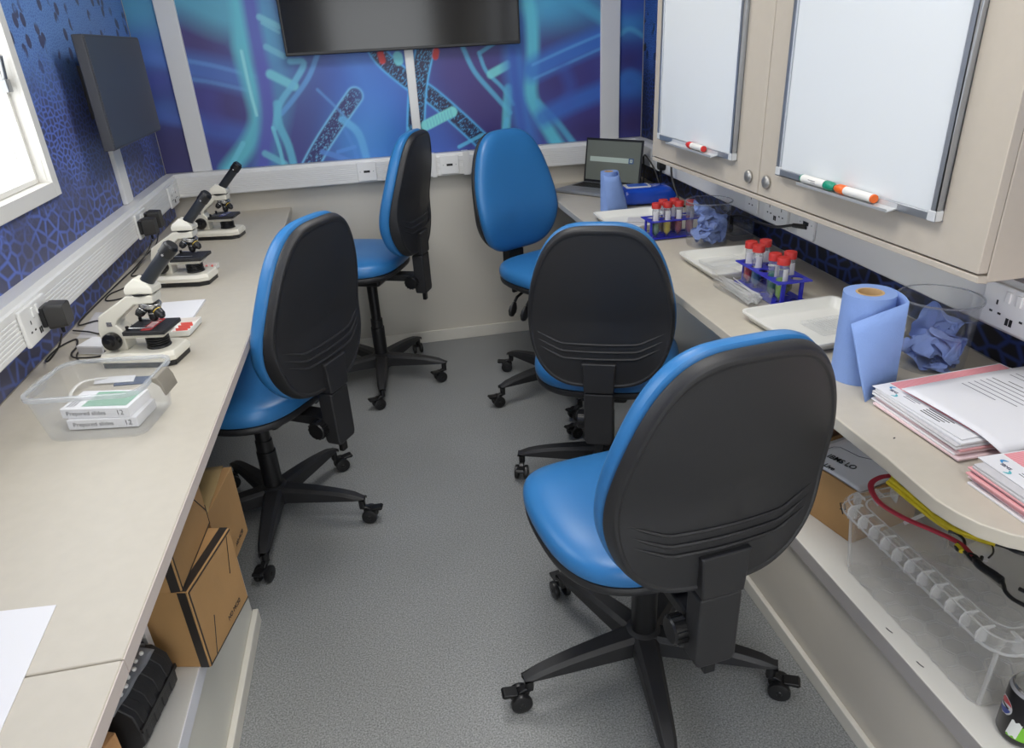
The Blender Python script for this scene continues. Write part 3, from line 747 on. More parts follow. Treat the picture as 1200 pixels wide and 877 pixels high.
def make_chair():
    S = .0          # seat height is applied when placing: everything above the column is built relative to the seat
    t = thing('office_chair', 'proto', 'chair', None, 'blue and black operator chairs')
    # backrest cushion (blue)
    th_f = .036
    rs = [(.0001, 0), (.5, 0), (.8, 0), (.94, 0), (1.0, 0), (1.0, 1), (.95, 2), (.8, 3), (.5, 3), (.2, 3), (.0001, 3)]
    def cush(x, z, r, k):
        y = ybase(x, z)
        if k == 0: yy = y - .012
        elif k == 1: yy = y + .018
        elif k == 2: yy = y + .036
        else: yy = y + .040 + .010 * (1 - r ** 3)
        if r >= 1.0 and k == 0: yy = y - .006
        return (x, yy, z)
    ring_surface(OB, CBK, rs, cush).build('backrest', BLUEV, t, subsurf=1, angle=60)
    # black outer shell
    def rear(x, z):
        v = z / HB
        bul = .022 + .016 * math.exp(-((v - .24) / .16) ** 2)
        return ybase(x, z) - .012 - bul
    rs2 = [(.0001, 0), (.6, 0), (.975, 0), (.985, 1), (.978, 2), (.965, 3), (.950, 4), (.918, 4), (.908, 5), (.885, 5), (.8, 5), (.6, 5), (.3, 5), (.0001, 5)]
    def shell(x, z, r, k):
        y = ybase(x, z)
        if k == 0: yy = y - .010
        elif k == 1: yy = y - .016
        elif k == 2: yy = y - .022
        elif k == 3: yy = rear(x, z) * .5 + (y - .026) * .5
        elif k == 4: yy = rear(x, z) - .0015
        else: yy = rear(x, z) + .002
        return (x, yy, z)
    sh = ring_surface(OB, CBK, rs2, shell).build('back_shell', BLACKP, t, subsurf=1, angle=50)
    # three pressed ridges across the shell
    for i, v in enumerate((.30, .255, .21)):
        pts = []
        for u in np.linspace(-1, 1, 25):
            x = u * hw(v) * .84; a = max(0, abs(u) - .62) / .38
            z = v * HB + a * .028
            pts.append((x, rear(x, z) + .0022, z))
        MB().tube(pts, [.0006 + .0036 * min(1, (1 - abs(u)) * 5) for u in np.linspace(-1, 1, 25)], 6, flat=.9).build('ridge', BLACKP, sh)
    # upright bracket behind
    zc = .16 * HB
    yr = rear(0, .14 * HB)
    up = MB()
    up.prism_y([(-.042, -.015), (.042, -.015), (.047, zc - .012), (.05, zc), (-.05, zc), (-.047, zc - .012)], yr - .010, yr + .03)
    up.build('bracket_cover', BLACKP, t, bevel=.005)
    jb = MB()
    jb.prism_y([(-.036, -.185), (.036, -.185), (.042, -.17), (.042, -.018), (-.042, -.018), (-.042, -.17)], yr - .006, yr + .042)
    jb.bb(-.03, .03, yr + .03, -.06, -.135, -.105)
    jb.build('back_upright', BLACKP, t, bevel=.006)
    MB().bb(-.012, .012, yr + .008, yr + .024, -.222, -.183).build('release_tab', BLACKS, t, bevel=.003)
    # adjustment knob on the left of the upright
    kb = MB().lathe([(0, 0), (.024, 0), (.027, .004), (.027, .028), (.024, .032), (0, .032)], 20, M=T(-.036, yr + .05, -.13) @ RY(-PI / 2))
    for i in range(14):
        a = 2 * PI * i / 14; kb.bb(-.003, .003, -.0018, .0018, -.0022, .0022, M=T(-.036 - .016, yr + .05 + .0272 * math.cos(a), -.13 + .0272 * math.sin(a)) @ RX(a) @ Matrix.Diagonal((4, 1, 1, 1)))
    kb.build('adjustment_knob', BLACKS, t)
    # seat cushion and pan
    def seat_outline(n=56, w=.47, d=.46):
        pts = []
        for i in range(n):
            a = 2 * PI * i / n; c, s_ = math.cos(a), math.sin(a); e = .60
            x = math.copysign(abs(c) ** e, c) * w / 2; y = math.copysign(abs(s_) ** e, s_) * d / 2
            x *= 1 - .10 * max(0, -y / (d / 2)) ** 1.5 - .02 * max(0, y / (d / 2))
            pts.append((x, y))
        return pts
    SO = seat_outline(); c0 = np.array([0, 0.0])
    def stop(x, y, r): return -.004 - .026 * r ** 5 - .03 * max(0, (y - .10) / .13) ** 2 * (.6 + .4 * r) + .012 * (x / .23) ** 2 * (1 - r ** 6) * 1.0
    rs3 = [(.0001, 0), (.6, 0), (.93, 0), (.985, 1), (1.0, 2), (.985, 3), (.93, 4), (.8, 4), (.55, 4), (.25, 4), (.0001, 4)]
    def seat(x, y, r, k):
        if k == 0: z = -.072
        elif k == 1: z = -.068
        elif k == 2: z = -.05 - .012 * max(0, (y - .1) / .13) ** 2
        elif k == 3: z = -.030 - .022 * max(0, (y - .1) / .13) ** 2
        else: z = stop(x, y, r)
        return (x, y + .02, z)
    ring_surface(SO, c0, rs3, seat).build('seat', BLUEV, t, subsurf=1, angle=60)
    rs4 = [(.0001, 0), (.5, 0), (.85, 0), (.96, 1), (.985, 2), (.985, 3), (.9, 4), (.0001, 4)]
    def pan(x, y, r, k):
        return (x, y + .02, (-.100, -.094, -.084, -.069, -.066)[k])
    ring_surface(SO, c0, rs4, pan).build('seat_pan', BLACKP, t, subsurf=1, angle=50)
    # mechanism and levers
    MB().bb(-.075, .075, -.12, .11, -.15, -.098).build('tilt_mechanism', BLACKM, t, bevel=.012)
    for ky, ang in ((.02, .0), (-.055, -.25)):
        lv = MB().tube([(.07, ky, -.118), (.14, ky + .004, -.124), (.185, ky + .008, -.140), (.200, ky + .010, -.156)], .006, 8)
        lv.lathe([(0, -.034), (.012, -.030), (.0205, -.012), (.019, .006), (.010, .026), (0, .030)], 14, M=T(.212, ky + .012, -.182) @ RY(math.radians(158)) @ Matrix.Diagonal((1, .5, 1, 1)) @ RX(PI))
        lv.build('lever', BLACKS, t)
    # base: hub with five legs, five casters
    hub = MB().lathe([(0, .060), (.034, .060), (.044, .068), (.046, .11), (.040, .128), (.030, .134), (0, .134)], 24)
    bs = hub.build('base_hub', BLACKP, t)
    for i in range(5):
        a = 2 * PI * i / 5
        loops = []
        for s_ in np.linspace(0, 1, 9):
            x = .034 + s_ * (.305 - .034); w = .030 - .013 * s_; zt = .128 - .020 * s_ ** 1.6 - .012 * s_ ** 5; zb = .075 + .012 * s_
            if s_ > .99: zt -= .004; zb += .002; w *= .8
            loops.append([(x, -w, zb), (x, -w, zt - .01), (x, -w * .62, zt), (x, w * .62, zt), (x, w, zt - .01), (x, w, zb)])
        lg = loft(loops); lg.v = [tuple(RZ(a) @ Vector(q)) for q in lg.v]
        lg.build('leg', BLACKP, bs, bevel=.003, angle=30)
    MB().cyl((0, 0, .12), (0, 0, .26), .030, .030, 20).cyl((0, 0, .26), (0, 0, .30), .0265, .0265, 20).build('gas_column', BLACKS, t, bevel=.002)
    MB().cyl((0, 0, .15), (0, 0, 0.41), .0215, .024, 20).build('piston', BLACKS, t)
    for i in range(5):
        a = 2 * PI * i / 5
        cm = MB().cyl((0, 0, .052), (0, 0, .086), .011, n=12)
        cm.prism_y([(-.006, .060), (.014, .058), (.040, .040), (.044, .030), (.030, .026), (.010, .045), (-.010, .050)], -.009, .009)
        c = cm.build('caster', BLACKS, t, bevel=.003)
        for sd in (-1, 1):
            wh = MB().lathe([(0, 0), (.019, 0), (.0245, .003), (.0255, .008), (.0245, .014), (.018, .016), (.007, .016), (.005, .018), (0, .018)], 20, M=T(.022, sd * .008, .0255) @ RX(-PI / 2 * sd))
            wh.build('wheel', BLACKS, c)
        MB().prism_y([(.028, .052), (.060, .056), (.066, .050), (.060, .044), (.034, .046)], -.014, .014).build('brake_pedal', BLACKS, c, bevel=.002)
    return t

CASTER_R = .292
chair0 = make_chair()
FIXED = ('base_hub', 'gas_column', 'caster')
def base_name(o): return o.name.split('.')[0]
def place_chair(c, x, y, yaw, S, base_deg, swivels, label, off=(0, 0)):
    c.matrix_world = T(x, y, 0) @ RZ(yaw); c['label'] = label
    k = 0; B0 = RZ(-yaw) @ T(off[0], off[1], 0) @ RZ(yaw)      # the seat slides a little on its base
    for ch in c.children:
        nm = base_name(ch)
        if nm == 'base_hub': ch.matrix_local = B0 @ RZ(math.radians(base_deg) - yaw)
        elif nm == 'gas_column': ch.matrix_local = B0
        elif nm == 'piston': ch.matrix_local = B0 @ T(0, 0, S - .12 - .405)
        elif nm == 'caster':
            a = math.radians(base_deg + 72 * k) - yaw
            ch.matrix_local = B0 @ RZ(a) @ T(CASTER_R, 0, 0) @ RZ(math.radians(swivels[k]) - a - yaw); k += 1
        elif nm in ('backrest', 'back_shell'): ch.matrix_local = T(0, 0, S - .013)
        elif nm in ('bracket_cover', 'back_upright', 'release_tab', 'adjustment_knob'): ch.matrix_local = T(0, 0, S)
        else: ch.matrix_local = T(0, 0, S)
CH = [(.466, 1.170, math.radians(6), .521, 44, (150, 100, 180, 260, 330), 'blue and black operator chair nearest the camera, black back turned to it', (.016, -.004)),
      (.654, 1.985, math.radians(-22), .498, 20, (80, 200, 250, 160, 120), 'blue and black chair pushed up to the right worktop, seen square from behind'),
      (-.449, 2.005, math.radians(58), .551, 53, (20, 200, 140, 250, 350), 'blue and black chair drawn up to the left worktop by the cartons', (-.012, .03)),
      (-.132, 3.015, math.radians(66.5), .630, 52, (100, 200, 250, 200, 200), 'blue and black chair seen side-on in front of the back wall', (.045, .01)),
      (.679, 2.700, math.radians(208), .597, 55, (100, 170, 190, 200, 300), 'blue and black chair showing its blue front in the far right corner')]
for i, a in enumerate(CH):
    c = chair0 if i == 0 else copy_tree(chair0)
    place_chair(c, *a)
# ------------------------------------------------------------------ left worktop: microscopes
KNOBM = mat('knob_black', (24, 24, 25), 0.25, coat=.3)
TUBEB = mat('tube_black', (52, 56, 62), 0.28, metal=.35)
def make_scope():
    t = thing('microscope', 'proto', 'microscope', None, 'white school microscopes')
    foot = [(-.088, -.05), (.06, -.055), (.088, -.040), (.088, .040), (.06, .055), (-.088, .05)]
    MB().prism([(x * .96, y * .95) for x, y in foot], 0, .016).build('foot', BLACKS, t, bevel=.003)
    b = loft([[(x, y, .014) for x, y in foot], [(x, y, .026) for x, y in foot], [(x * .95, y * .86, .036) for x, y in foot]])
    b.build('base', MICW, t, bevel=.003)
    a = MB().prism_y([(-.088, .034), (-.030, .034), (-.030, .084), (-.042, .098), (-.036, .108), (.014, .144), (.060, .146), (.062, .166), (0, .166), (-.078, .120), (-.088, .088)], -.022, .022)
    a.build('arm', MICW, t, bevel=.004)
    MB().cyl((.034, 0, .1655), (.034, 0, .1695), .026, n=24).build('collar', BLACKS, t)
    h = loft([[(x, y, z) for x, y in ((-.0, -.024), (.066, -.024), (.066, .024), (.0, .024))] for z in (.1690, .181)] +
             [[(.004, -.021, .190), (.062, -.021, .186), (.062, .021, .186), (.004, .021, .190)], [(.026, -.016, .206), (.050, -.016, .196), (.050, .016, .196), (.026, .016, .206)]])
    h.build('head', MICW, t, bevel=.004)
    p0 = Vector((.042, 0, .188)); d = Vector((.70, 0, .71)).normalized()
    MB().cyl(p0, p0 + d * .108, .0150, n=24).build('eyepiece_tube', TUBEB, t, bevel=.001)
    e = MB().cyl(p0 + d * .090, p0 + d * .116, .0170, n=24); e.cyl(p0 + d * .116, p0 + d * .122, .0160, .0135, n=24)
    e.build('eyepiece', BLACKS, t, bevel=.001)
    MB().cyl(p0 + d * .096 + Vector((0, -.015, 0)), p0 + d * .096 + Vector((0, -.020, 0)), .003, n=10).build('thumb_screw', SILVER, t)
    c = Vector((.040, 0, .140)); ax = Vector((.30, 0, 1)).normalized()
    MB().cyl(c - ax * .006, c + ax * .006, .024, n=24).build('nosepiece', SILVER, t, bevel=.002)
    for k, (q, L) in enumerate(((Vector((.02, 0, -1)), .032), (Vector((.75, -.42, -.72)), .030), (Vector((-.55, -.62, -.62)), .022))):
        q.normalize(); s0 = c + Vector((q.x, q.y, 0)) * .012 - ax * .003
        ob = MB().cyl(s0, s0 + q * L, .0105, n=18).cyl(s0 + q * L, s0 + q * (L + .008), .0105, .006, n=18)
        o = ob.build('objective', BLACKS, t, bevel=.001)
        MB().cyl(s0 + q * (L * .55), s0 + q * (L * .62), .0109, n=18).build('magnification_ring', mat('ring_yellow', (200, 170, 50), .4) if k == 1 else SILVER, o)
    st = MB().bb(-.020, .078, -.044, .044, .078, .088).build('stage', BLACKP, t, bevel=.002)
    MB().bb(-.03, .066, -.03, .03, .066, .078).build('stage_support', MICW, t, bevel=.003)
    for yy in (-.03, .03):
        MB().cyl((-.012, yy, .088), (-.012, yy, .097), .004, n=10).build('clip_post', BLACKS, t)
        MB().tube([(-.012, yy, .093), (.02, yy * .95, .0915), (.045, yy * .7, .0895)], [.0025, .0022, .0015], 6, flat=.5).build('stage_clip', SILVER, t)
    il = MB().lathe([(0, .033), (.0275, .033), (.0275, .038)] + [q for k in range(4) for q in ((.0260, .040 + k * .0055), (.0260, .0425 + k * .0055), (.0225, .0435 + k * .0055), (.0225, .0455 + k * .0055))] + [(.0215, .0645), (0, .0655)], 24, c=(.034, 0, 0))
    il.build('illuminator', BLACKS, t)
    MB().lathe([(0, .0665), (.009, .066), (.010, .063), (0, .063)], 16, c=(.034, 0, 0)).build('lens', mat('lens_white', (235, 240, 245), .2), t)
    for sg in (-1, 1):
        k = MB().lathe([(0, 0), (.016, 0), (.021, .003), (.0215, .014), (.0195, .018), (.010, .019), (.009, .026), (0, .027)], 22, M=T(-.056, sg * .022, .062) @ RX(-PI / 2 * sg))
        k.build('focus_knob', KNOBM, t)
    MB().bb(-.062, -.05, -.0235, -.021, .096, .106).build('name_plate', SILVER, t)
    return t
sc0 = make_scope()
for i, (x, y, a, lab) in enumerate(((-.590, 1.668, -12, 'nearest white microscope with a red slide, behind the clear plastic box'),
                                    (-.636, 2.305, -10, 'middle white microscope of the row on the left worktop'),
                                    (-.636, 2.91, -10, 'farthest white microscope, in the left corner below the mural'))):
    m_ = sc0 if i == 0 else copy_tree(sc0)
    m_.matrix_world = T(x, y, ZB) @ RZ(math.radians(a)); m_['label'] = lab
REDS = mat('red_specimen', (196, 50, 52), .5); GLS = clear_mat('slide_glass', body=.35)
t = thing('glass_slide', 'red specimen slide clipped on the nearest microscope stage', 'slide', T(-.590, 1.668, ZB + .0885) @ RZ(math.radians(-12)))
MB().bb(.022, .046, -.038, .036, 0, .0012).build('glass', mat('slide_red', (178, 70, 70), .25), t)
MB().bb(.026, .042, -.016, .014, .0012, .0016).build('specimen', mat('slide_label', (232, 190, 186), .5), t)
t = thing('glass_slide', 'bluish specimen slide on the farthest microscope stage', 'slide', T(-.636, 2.91, ZB + .0885) @ RZ(math.radians(-10)))
MB().bb(.022, .046, -.038, .036, 0, .0012).build('glass', mat('slide_blue', (90, 96, 150), .25), t)

def sheet(name, label, cat, pts, z, m, th=.0012, group=None, curl=0.0, n=10):
    """a thin sheet with 4 corners given (x,y)"""
    A, B, C, D = [Vector((p[0], p[1])) for p in pts]
    mb = MB()
    def f(u, v):
        q = (A * (1 - u) + B * u) * (1 - v) + (D * (1 - u) + C * u) * v
        return (q.x, q.y, z + curl * (u * u) * (v * v))
    nu = n if curl else 1
    mb.grid(lambda u, v: (f(u, v)[0], f(u, v)[1], f(u, v)[2] + th), nu, nu)
    mb.grid(lambda u, v: f(1 - u, v), nu, nu)
    k = (nu + 1) ** 2
    per = [i for i in range(nu + 1)] + [j * (nu + 1) + nu for j in range(1, nu + 1)] + [nu * (nu + 1) + i for i in range(nu - 1, -1, -1)] + [j * (nu + 1) for j in range(nu - 1, 0, -1)]
    def opp(i): r, c = divmod(i, nu + 1); return k + r * (nu + 1) + (nu - c)
    for a in range(len(per)):
        i, j = per[a], per[(a + 1) % len(per)]; mb.f.append((i, opp(i), opp(j), j))
    o = mb.build(name, m, angle=30)
    if label: tag(o, label, cat, group)
    return o
sheet('paper_sheet', 'plain white sheet at the near left end of the worktop', 'paper', [(-.565, .612), (-.474, .609), (-.489, .812), (-.64, .825)], ZB + .0003, PAPER)
sheet('notebook', 'white notebook lying behind the nearest microscope', 'notebook', [(-.655, 1.93), (-.545, 1.90), (-.540, 2.085), (-.66, 2.095)], ZB + .0003, PAPER, th=.006)
sheet('leaflet', 'printed white leaflet under the cables by the left wall', 'leaflet', [(-.822, 1.875), (-.77, 1.863), (-.803, 2.07), (-.842, 2.085)], ZB + .0003, PAPERG)
for k in range(5):
    pass
t = thing('slide_tray', 'small white tray of red slides beside the nearest microscope', 'tray', T(-.550, 1.845, ZB + .0003) @ RZ(math.radians(-6)))
shell_box(.066, .10, .068, .102, .018, .0025, .004).build('tray', TRAYW, t)
for k in range(4):
    MB().bb(-.014, .016, -.034 + k * .020, -.0332 + k * .020, .003, .0135).build('slide', mat('slide_pinkred', (228, 100, 92), .35), t)
t = thing('slide_tray', 'small white tray with pink slides under the middle microscope stage', 'tray', T(-.615, 2.42, ZB + .0003) @ RZ(math.radians(-6)))
shell_box(.10, .06, .102, .062, .018, .0025, .004).build('tray', TRAYW, t)
for k in range(5):
    MB().bb(-.042 + k * .018, -.0405 + k * .018, -.022, .022, .003, .015).build('slide', mat('slide_pinkred', (222, 84, 78), .35), t)
t = thing('small_carton', 'small white box behind the nearest microscope arm', 'box', T(-.735, 1.775, ZB + .0003) @ RZ(math.radians(-20)))
MB().bb(-.035, .035, -.03, .03, 0, .022).build('body', PAPER, t, bevel=.001)
MB().bb(-.034, .034, -.0302, -.0300, .004, .018).build('printed_side', PAPERG, t)

# clear open plastic box and what is in it
BXM = T(-.577, 1.352, ZB + .0003) @ RZ(math.radians(-8))
t = thing('plastic_box', 'open clear plastic box with grey clip on the left worktop', 'box', BXM)
shell_box(.190, .150, .215, .172, .10, .0022, .03, rim=.004, rimh=.008).build('tub', CLEARM, t, angle=50)
ringloft([[(x, y, z) for x, y in rrect(w_, d_, r_)] for w_, d_, r_, z in ((.2215, .1785, .032, .0915), (.2235, .1805, .033, .0965), (.2235, .1805, .033, .1002), (.2095, .1665, .028, .1002), (.2095, .1665, .028, .0985), (.2165, .1735, .030, .0975))]).build('rim', clear_mat('box_rim_plastic', tint=(240, 244, 248), body=.28), t, angle=50)
MB().prism_y([(.107, .098), (.120, .100), (.128, .085), (.132, .062), (.128, .061), (.122, .082), (.112, .09)], -.028, .028).build('clip', mat('clip_grey', (140, 134, 122), .5), t, bevel=.002)
MB().prism_y([(-.107, .098), (-.120, .100), (-.126, .085), (-.128, .070), (-.124, .069), (-.119, .082), (-.112, .09)], -.028, .028).build('lug', CLEARM, t, bevel=.002)
for i, (x, y, z, a, lab) in enumerate(((-.577, 1.358, .0035, -10, 'lower white box of prepared slides inside the clear plastic box'), (-.585, 1.364, .0247, -13, 'upper white box of prepared slides with a green label inside the clear box'))):
    t = thing('slide_box', lab, 'box', T(x, y, ZB + z) @ RZ(math.radians(a)), 'boxes of prepared slides')
    MB().bb(-.068, .068, -.04, .04, 0, .0205).build('carton', PAPER, t, bevel=.001)
    text('lettering', 'Prepared slides', .0125, INK, t, T(-.018, -.0402, .0105) @ RX(PI / 2), 'CENTER')
    text('lettering', '12', .0150, INK, t, T(.050, -.0402, .0105) @ RX(PI / 2), 'CENTER')
    if i: MB().bb(-.030, .060, -.030, .032, .0205, .0210).build('green_label', mat('label_green', (130, 172, 150), .6), t)
    if i:
        for k in range(3): MB().bb(-.060 + k * .006, -.057 + k * .006, -.03, .005, .0205, .0208).build('print_line', INKL, t)
sheet('paper_slip', 'white paper slip lying between clear box and microscope foot', 'paper', [(-.676, 1.548), (-.590, 1.536), (-.594, 1.571), (-.684, 1.583)], ZB + .0030, PAPER)
sheet('card', 'dark blue card under the paper slip beside the microscope foot', 'card', [(-.63, 1.530), (-.555, 1.522), (-.553, 1.558), (-.635, 1.574)], ZB + .0003, mat('navy_card', (70, 86, 116), .6), th=.0022)
t = tag(MB().tube(bez([(-.70, 1.47, ZB + .004), (-.705, 1.51, ZB + .010), (-.695, 1.55, ZB + .012), (-.655, 1.575, ZB + .004)]), [.004] * 24 + [.004], 8, flat=.35).build('plastic_strip', mat('strip_white', (238, 236, 230), .3)), 'curled white plastic strip behind the clear box', 'strip')

# plugs on the left wall, cords across the worktop
def adaptor(label, y, z, w=.052, h=.058, d=.052):
    t = thing('power_adaptor', label, 'plug', LP(y, z, .059))
    MB().bb(-w / 2, w / 2, -.012, 0, -h * .38, h * .42).build('plug_face', BLACKS, t, bevel=.003)
    loft([[(x, -.012, z_) for x, z_ in rrect(w, h, .008)], [(x, -.02, z_) for x, z_ in rrect(w, h, .008)], [(x, -d, z_) for x, z_ in rrect(w * .92, h * .9, .008)]]).build('body', mat('adaptor_black', (52, 51, 50), .45), t, bevel=.002)
    MB().cyl((0, -.03, -h / 2 + .002), (0, -.03, -h / 2 - .016), .005, .0035, 10).build('strain_relief', BLACKS, t)
adaptor('black power adaptor plugged in above the clear plastic box', 1.70, .880)
adaptor('front one of two black adaptors stacked on the left wall', 2.615, .880)
adaptor('rear one of two black adaptors stacked on the left wall', 2.705, .885, .05, .064)
CORD = mat('cord_black', (38, 36, 36), .5)
def cord(label, pts, r=.0022, name='power_cable', cat='cable', m=None):
    return tag(MB().tube(bez(pts, 7), r, 7).build(name, m or CORD), label, cat)
zc_ = ZB + .0028
cord('black cord looping from the near adaptor to the nearest microscope', [(-.773, 1.700, .832), (-.79, 1.702, .80), (-.820, 1.70, zc_ + .012), (-.842, 1.735, zc_ + .002), (-.844, 1.815, zc_), (-.82, 1.865, zc_), (-.795, 1.80, zc_ + .003), (-.79, 1.75, zc_ + .004), (-.765, 1.712, zc_ + .006), (-.70, 1.69, zc_ + .012), (-.682, 1.690, ZB + .04)])
cord('black cord trailing along the left wall past the leaflet', [(-.802, 2.615, .832), (-.82, 2.60, .80), (-.840, 2.55, zc_ + .012), (-.846, 2.50, zc_ + .002), (-.842, 2.441, zc_), (-.800, 2.430, zc_), (-.825, 2.31, zc_), (-.852, 2.25, zc_), (-.842, 2.185, zc_), (-.79, 2.20, zc_), (-.745, 2.27, zc_), (-.7245, 2.318, ZB + .04)])
cord('black cord beside the leaflet behind the nearest microscope', [(-.803, 2.705, .835), (-.815, 2.68, .80), (-.850, 2.63, zc_ + .012), (-.858, 2.52, zc_ + .002), (-.86, 2.4, zc_ + .002), (-.862, 2.15, zc_), (-.852, 1.98, zc_ + .002), (-.81, 1.995, zc_ + .002), (-.775, 1.97, zc_), (-.765, 1.89, zc_), (-.80, 1.90, zc_ + .005), (-.848, 1.93, zc_ + .003)])
cord('thin brown cord by the small white box', [(-.692, 1.70, zc_), (-.715, 1.684, zc_), (-.752, 1.70, zc_), (-.776, 1.74, zc_), (-.785, 1.80, zc_)], .002)

# ------------------------------------------------------------------ right worktop
# laptop
LM = T(.792, 3.188, ZB + .0003) @ RZ(-.921)
t = thing('laptop', 'open grey laptop with a lit login screen in the back right corner', 'laptop', LM)
LG = mat('laptop_grey', (150, 153, 158), .4, metal=.4)
MB().bb(0, .315, 0, .225, .002, .016).build('base', LG, t, bevel=.004)
kb = MB()
for r in range(5):
    for c in range(13): kb.bb(.022 + c * .0212, .040 + c * .0212, .108 + r * .0195, .124 + r * .0195, .0155, .0172)
kb.build('keyboard', BLACKS, t)
MB().bb(.11, .205, .02, .085, .0155, .0163).build('touchpad', mat('touchpad_grey', (135, 138, 142), .35, metal=.3), t)
LID = T(0, .227, .014) @ RX(math.radians(-8))
lid = MB().bb(0, .315, 0, .007, 0, .200).build('lid', mat('laptop_bezel', (34, 35, 38), .4), t, bevel=.003, M=LID)
MB().bb(.010, .305, -.0006, .0005, .012, .190).build('display', mat('display_grey', (104, 109, 102), .3, emit=.18), lid)
dm = mat('display_bar', (160, 172, 164), .3, emit=.3)
MB().bb(.030, .245, -.0010, -.0004, .096, .118).build('display_bar', dm, lid)
MB().bb(.245, .272, -.0012, -.0004, .095, .119).build('display_icon', mat('display_navy', (62, 84, 120), .3, emit=.3), lid)
MB().bb(.252, .258, -.0014, -.0008, .100, .114).bb(.258, .266, -.0014, -.0008, .110, .114).bb(.258, .266, -.0014, -.0008, .100, .104).bb(.262, .266, -.0014, -.0008, .104, .110).build('icon_mark', dm, lid)
MB().cyl((.01, .226, .014), (.305, .226, .014), .005, n=10).build('hinge', BLACKS, t)
# plugs and leads behind the laptop
def plug_r(label, y, z):
    t = thing('mains_plug', label, 'plug', RP(y, z, .059))
    loft([[(x, 0, z_) for x, z_ in rrect(.046, .050, .014)], [(x, -.012, z_) for x, z_ in rrect(.048, .052, .015)], [(x, -.026, z_) for x, z_ in rrect(.040, .046, .015)]]).build('body', BLACKS, t, bevel=.002)
    MB().cyl((0, -.014, -.022), (0, -.014, -.045), .006, .004, 10).build('strain_relief', BLACKS, t)
plug_r('black mains plug in the right wall socket beside the laptop', 2.91, .890)
cord('black lead hanging from the mains plug behind the wipes', [(1.196, 2.91, .843), (1.198, 2.915, .80), (1.21, 2.95, zc_ + .003), (1.215, 3.02, zc_ + .002), (1.19, 3.09, ZB + .012)], .0035)
cord('black lead running up behind the right edge of the laptop', [(1.205, 3.135, zc_ + .01), (1.208, 3.14, .83), (1.20, 3.12, .90), (1.215, 3.05, .86), (1.225, 3.0, .80), (1.228, 2.99, zc_ + .003)], .0035)
t = thing('charging_block', 'black power block lying behind the laptop and wipes', 'adaptor', T(1.185, 3.0, ZB + .0003) @ RZ(.2))
MB().bb(-.022, .022, -.05, .05, .0, .030).build('body', BLACKS, t, bevel=.004)
MB().cyl((0, .05, .015), (0, .064, .015), .005, .0035, n=10).build('strain_relief', BLACKS, t)
cord('black lead draping from the trunking down over the blue wipes', [(1.205, 2.795, .905), (1.19, 2.785, .90), (1.19, 2.77, .85), (1.195, 2.73, .80), (1.2, 2.70, zc_ + .004), (1.20, 2.66, zc_ + .002)], .0045)

# rolls of blue paper towel
def roll(label, x, y, r, h, tail, name='paper_roll'):
    t = thing(name, label, 'paper roll', T(x, y, ZB + .0003), 'blue paper rolls')
    rc = r * .50
    body = MB().lathe([(rc + .002, 0), (r, 0), (r, h), (rc + .002, h)], 40, close=True)
    body.build('roll', TOWEL, t, angle=50)
    MB().lathe([(rc - .002, .001), (rc + .0018, .001), (rc + .0018, h + .0005), (rc - .002, h + .0005)], 28, close=True).build('core', CORE, t, angle=50)
    # loose end: list of (top point, bottom point) relative to roll centre
    mb = MB(); tp = bez([Vector(a) for a, b in tail], 8); bt = bez([Vector(b) for a, b in tail], 8); n = len(tp)
    def f(u, v):
        k = min(int(round(u * (n - 1))), n - 1); q = bt[k].lerp(tp[k], v)
        wv = .0012 * math.sin(u * 9 + v * 5); return (q.x + wv, q.y + wv, q.z)
    mb.grid(f, n - 1, 6)
    mb.build('loose_end', TOWEL, t, solid=.0012, angle=60, fix=False)
    return t
r_ = .047; h_ = .178
def ang(a, rr, z): return (rr * math.cos(a), rr * math.sin(a), z)
roll('near blue paper towel roll with its end hanging loose, beside the clear tub', .892, 1.118, r_, h_,
     [(ang(2.2, r_ + .001, h_), ang(2.2, r_ + .001, .001)), (ang(1.2, r_ + .0015, h_), ang(1.2, r_ + .0015, .001)), (ang(.35, r_ + .003, h_), ang(.35, r_ + .004, .001)),
      ((.046, -.030, h_), (.052, -.026, .001)), ((.033, -.062, h_), (.050, -.052, .001)), ((.026, -.067, h_ - .002), (.040, -.058, .001)), ((-.014, -.056, h_ - .020), (.0, -.077, .001)), ((-.056, -.034, h_ - .046), (-.052, -.104, .001))])
r2 = .033; h2 = .155
roll('far blue paper towel roll standing in front of the laptop', .905, 2.735, r2, h2,
     [(ang(2.2, r2 + .001, h2), ang(2.2, r2 + .001, .001)), (ang(1.0, r2 + .002, h2), ang(1.0, r2 + .002, .001)), (ang(.2, r2 + .004, h2), ((.052, .015, .001))),
      ((.032, -.024, h2 - .004), (.078, -.012, .001)), ((.02, -.045, h2 - .012), (.060, -.030, .001)), ((-.012, -.044, h2 - .014), (.018, -.048, .001)), ((-.032, -.03, h2 - .008), (-.02, -.05, .001))])
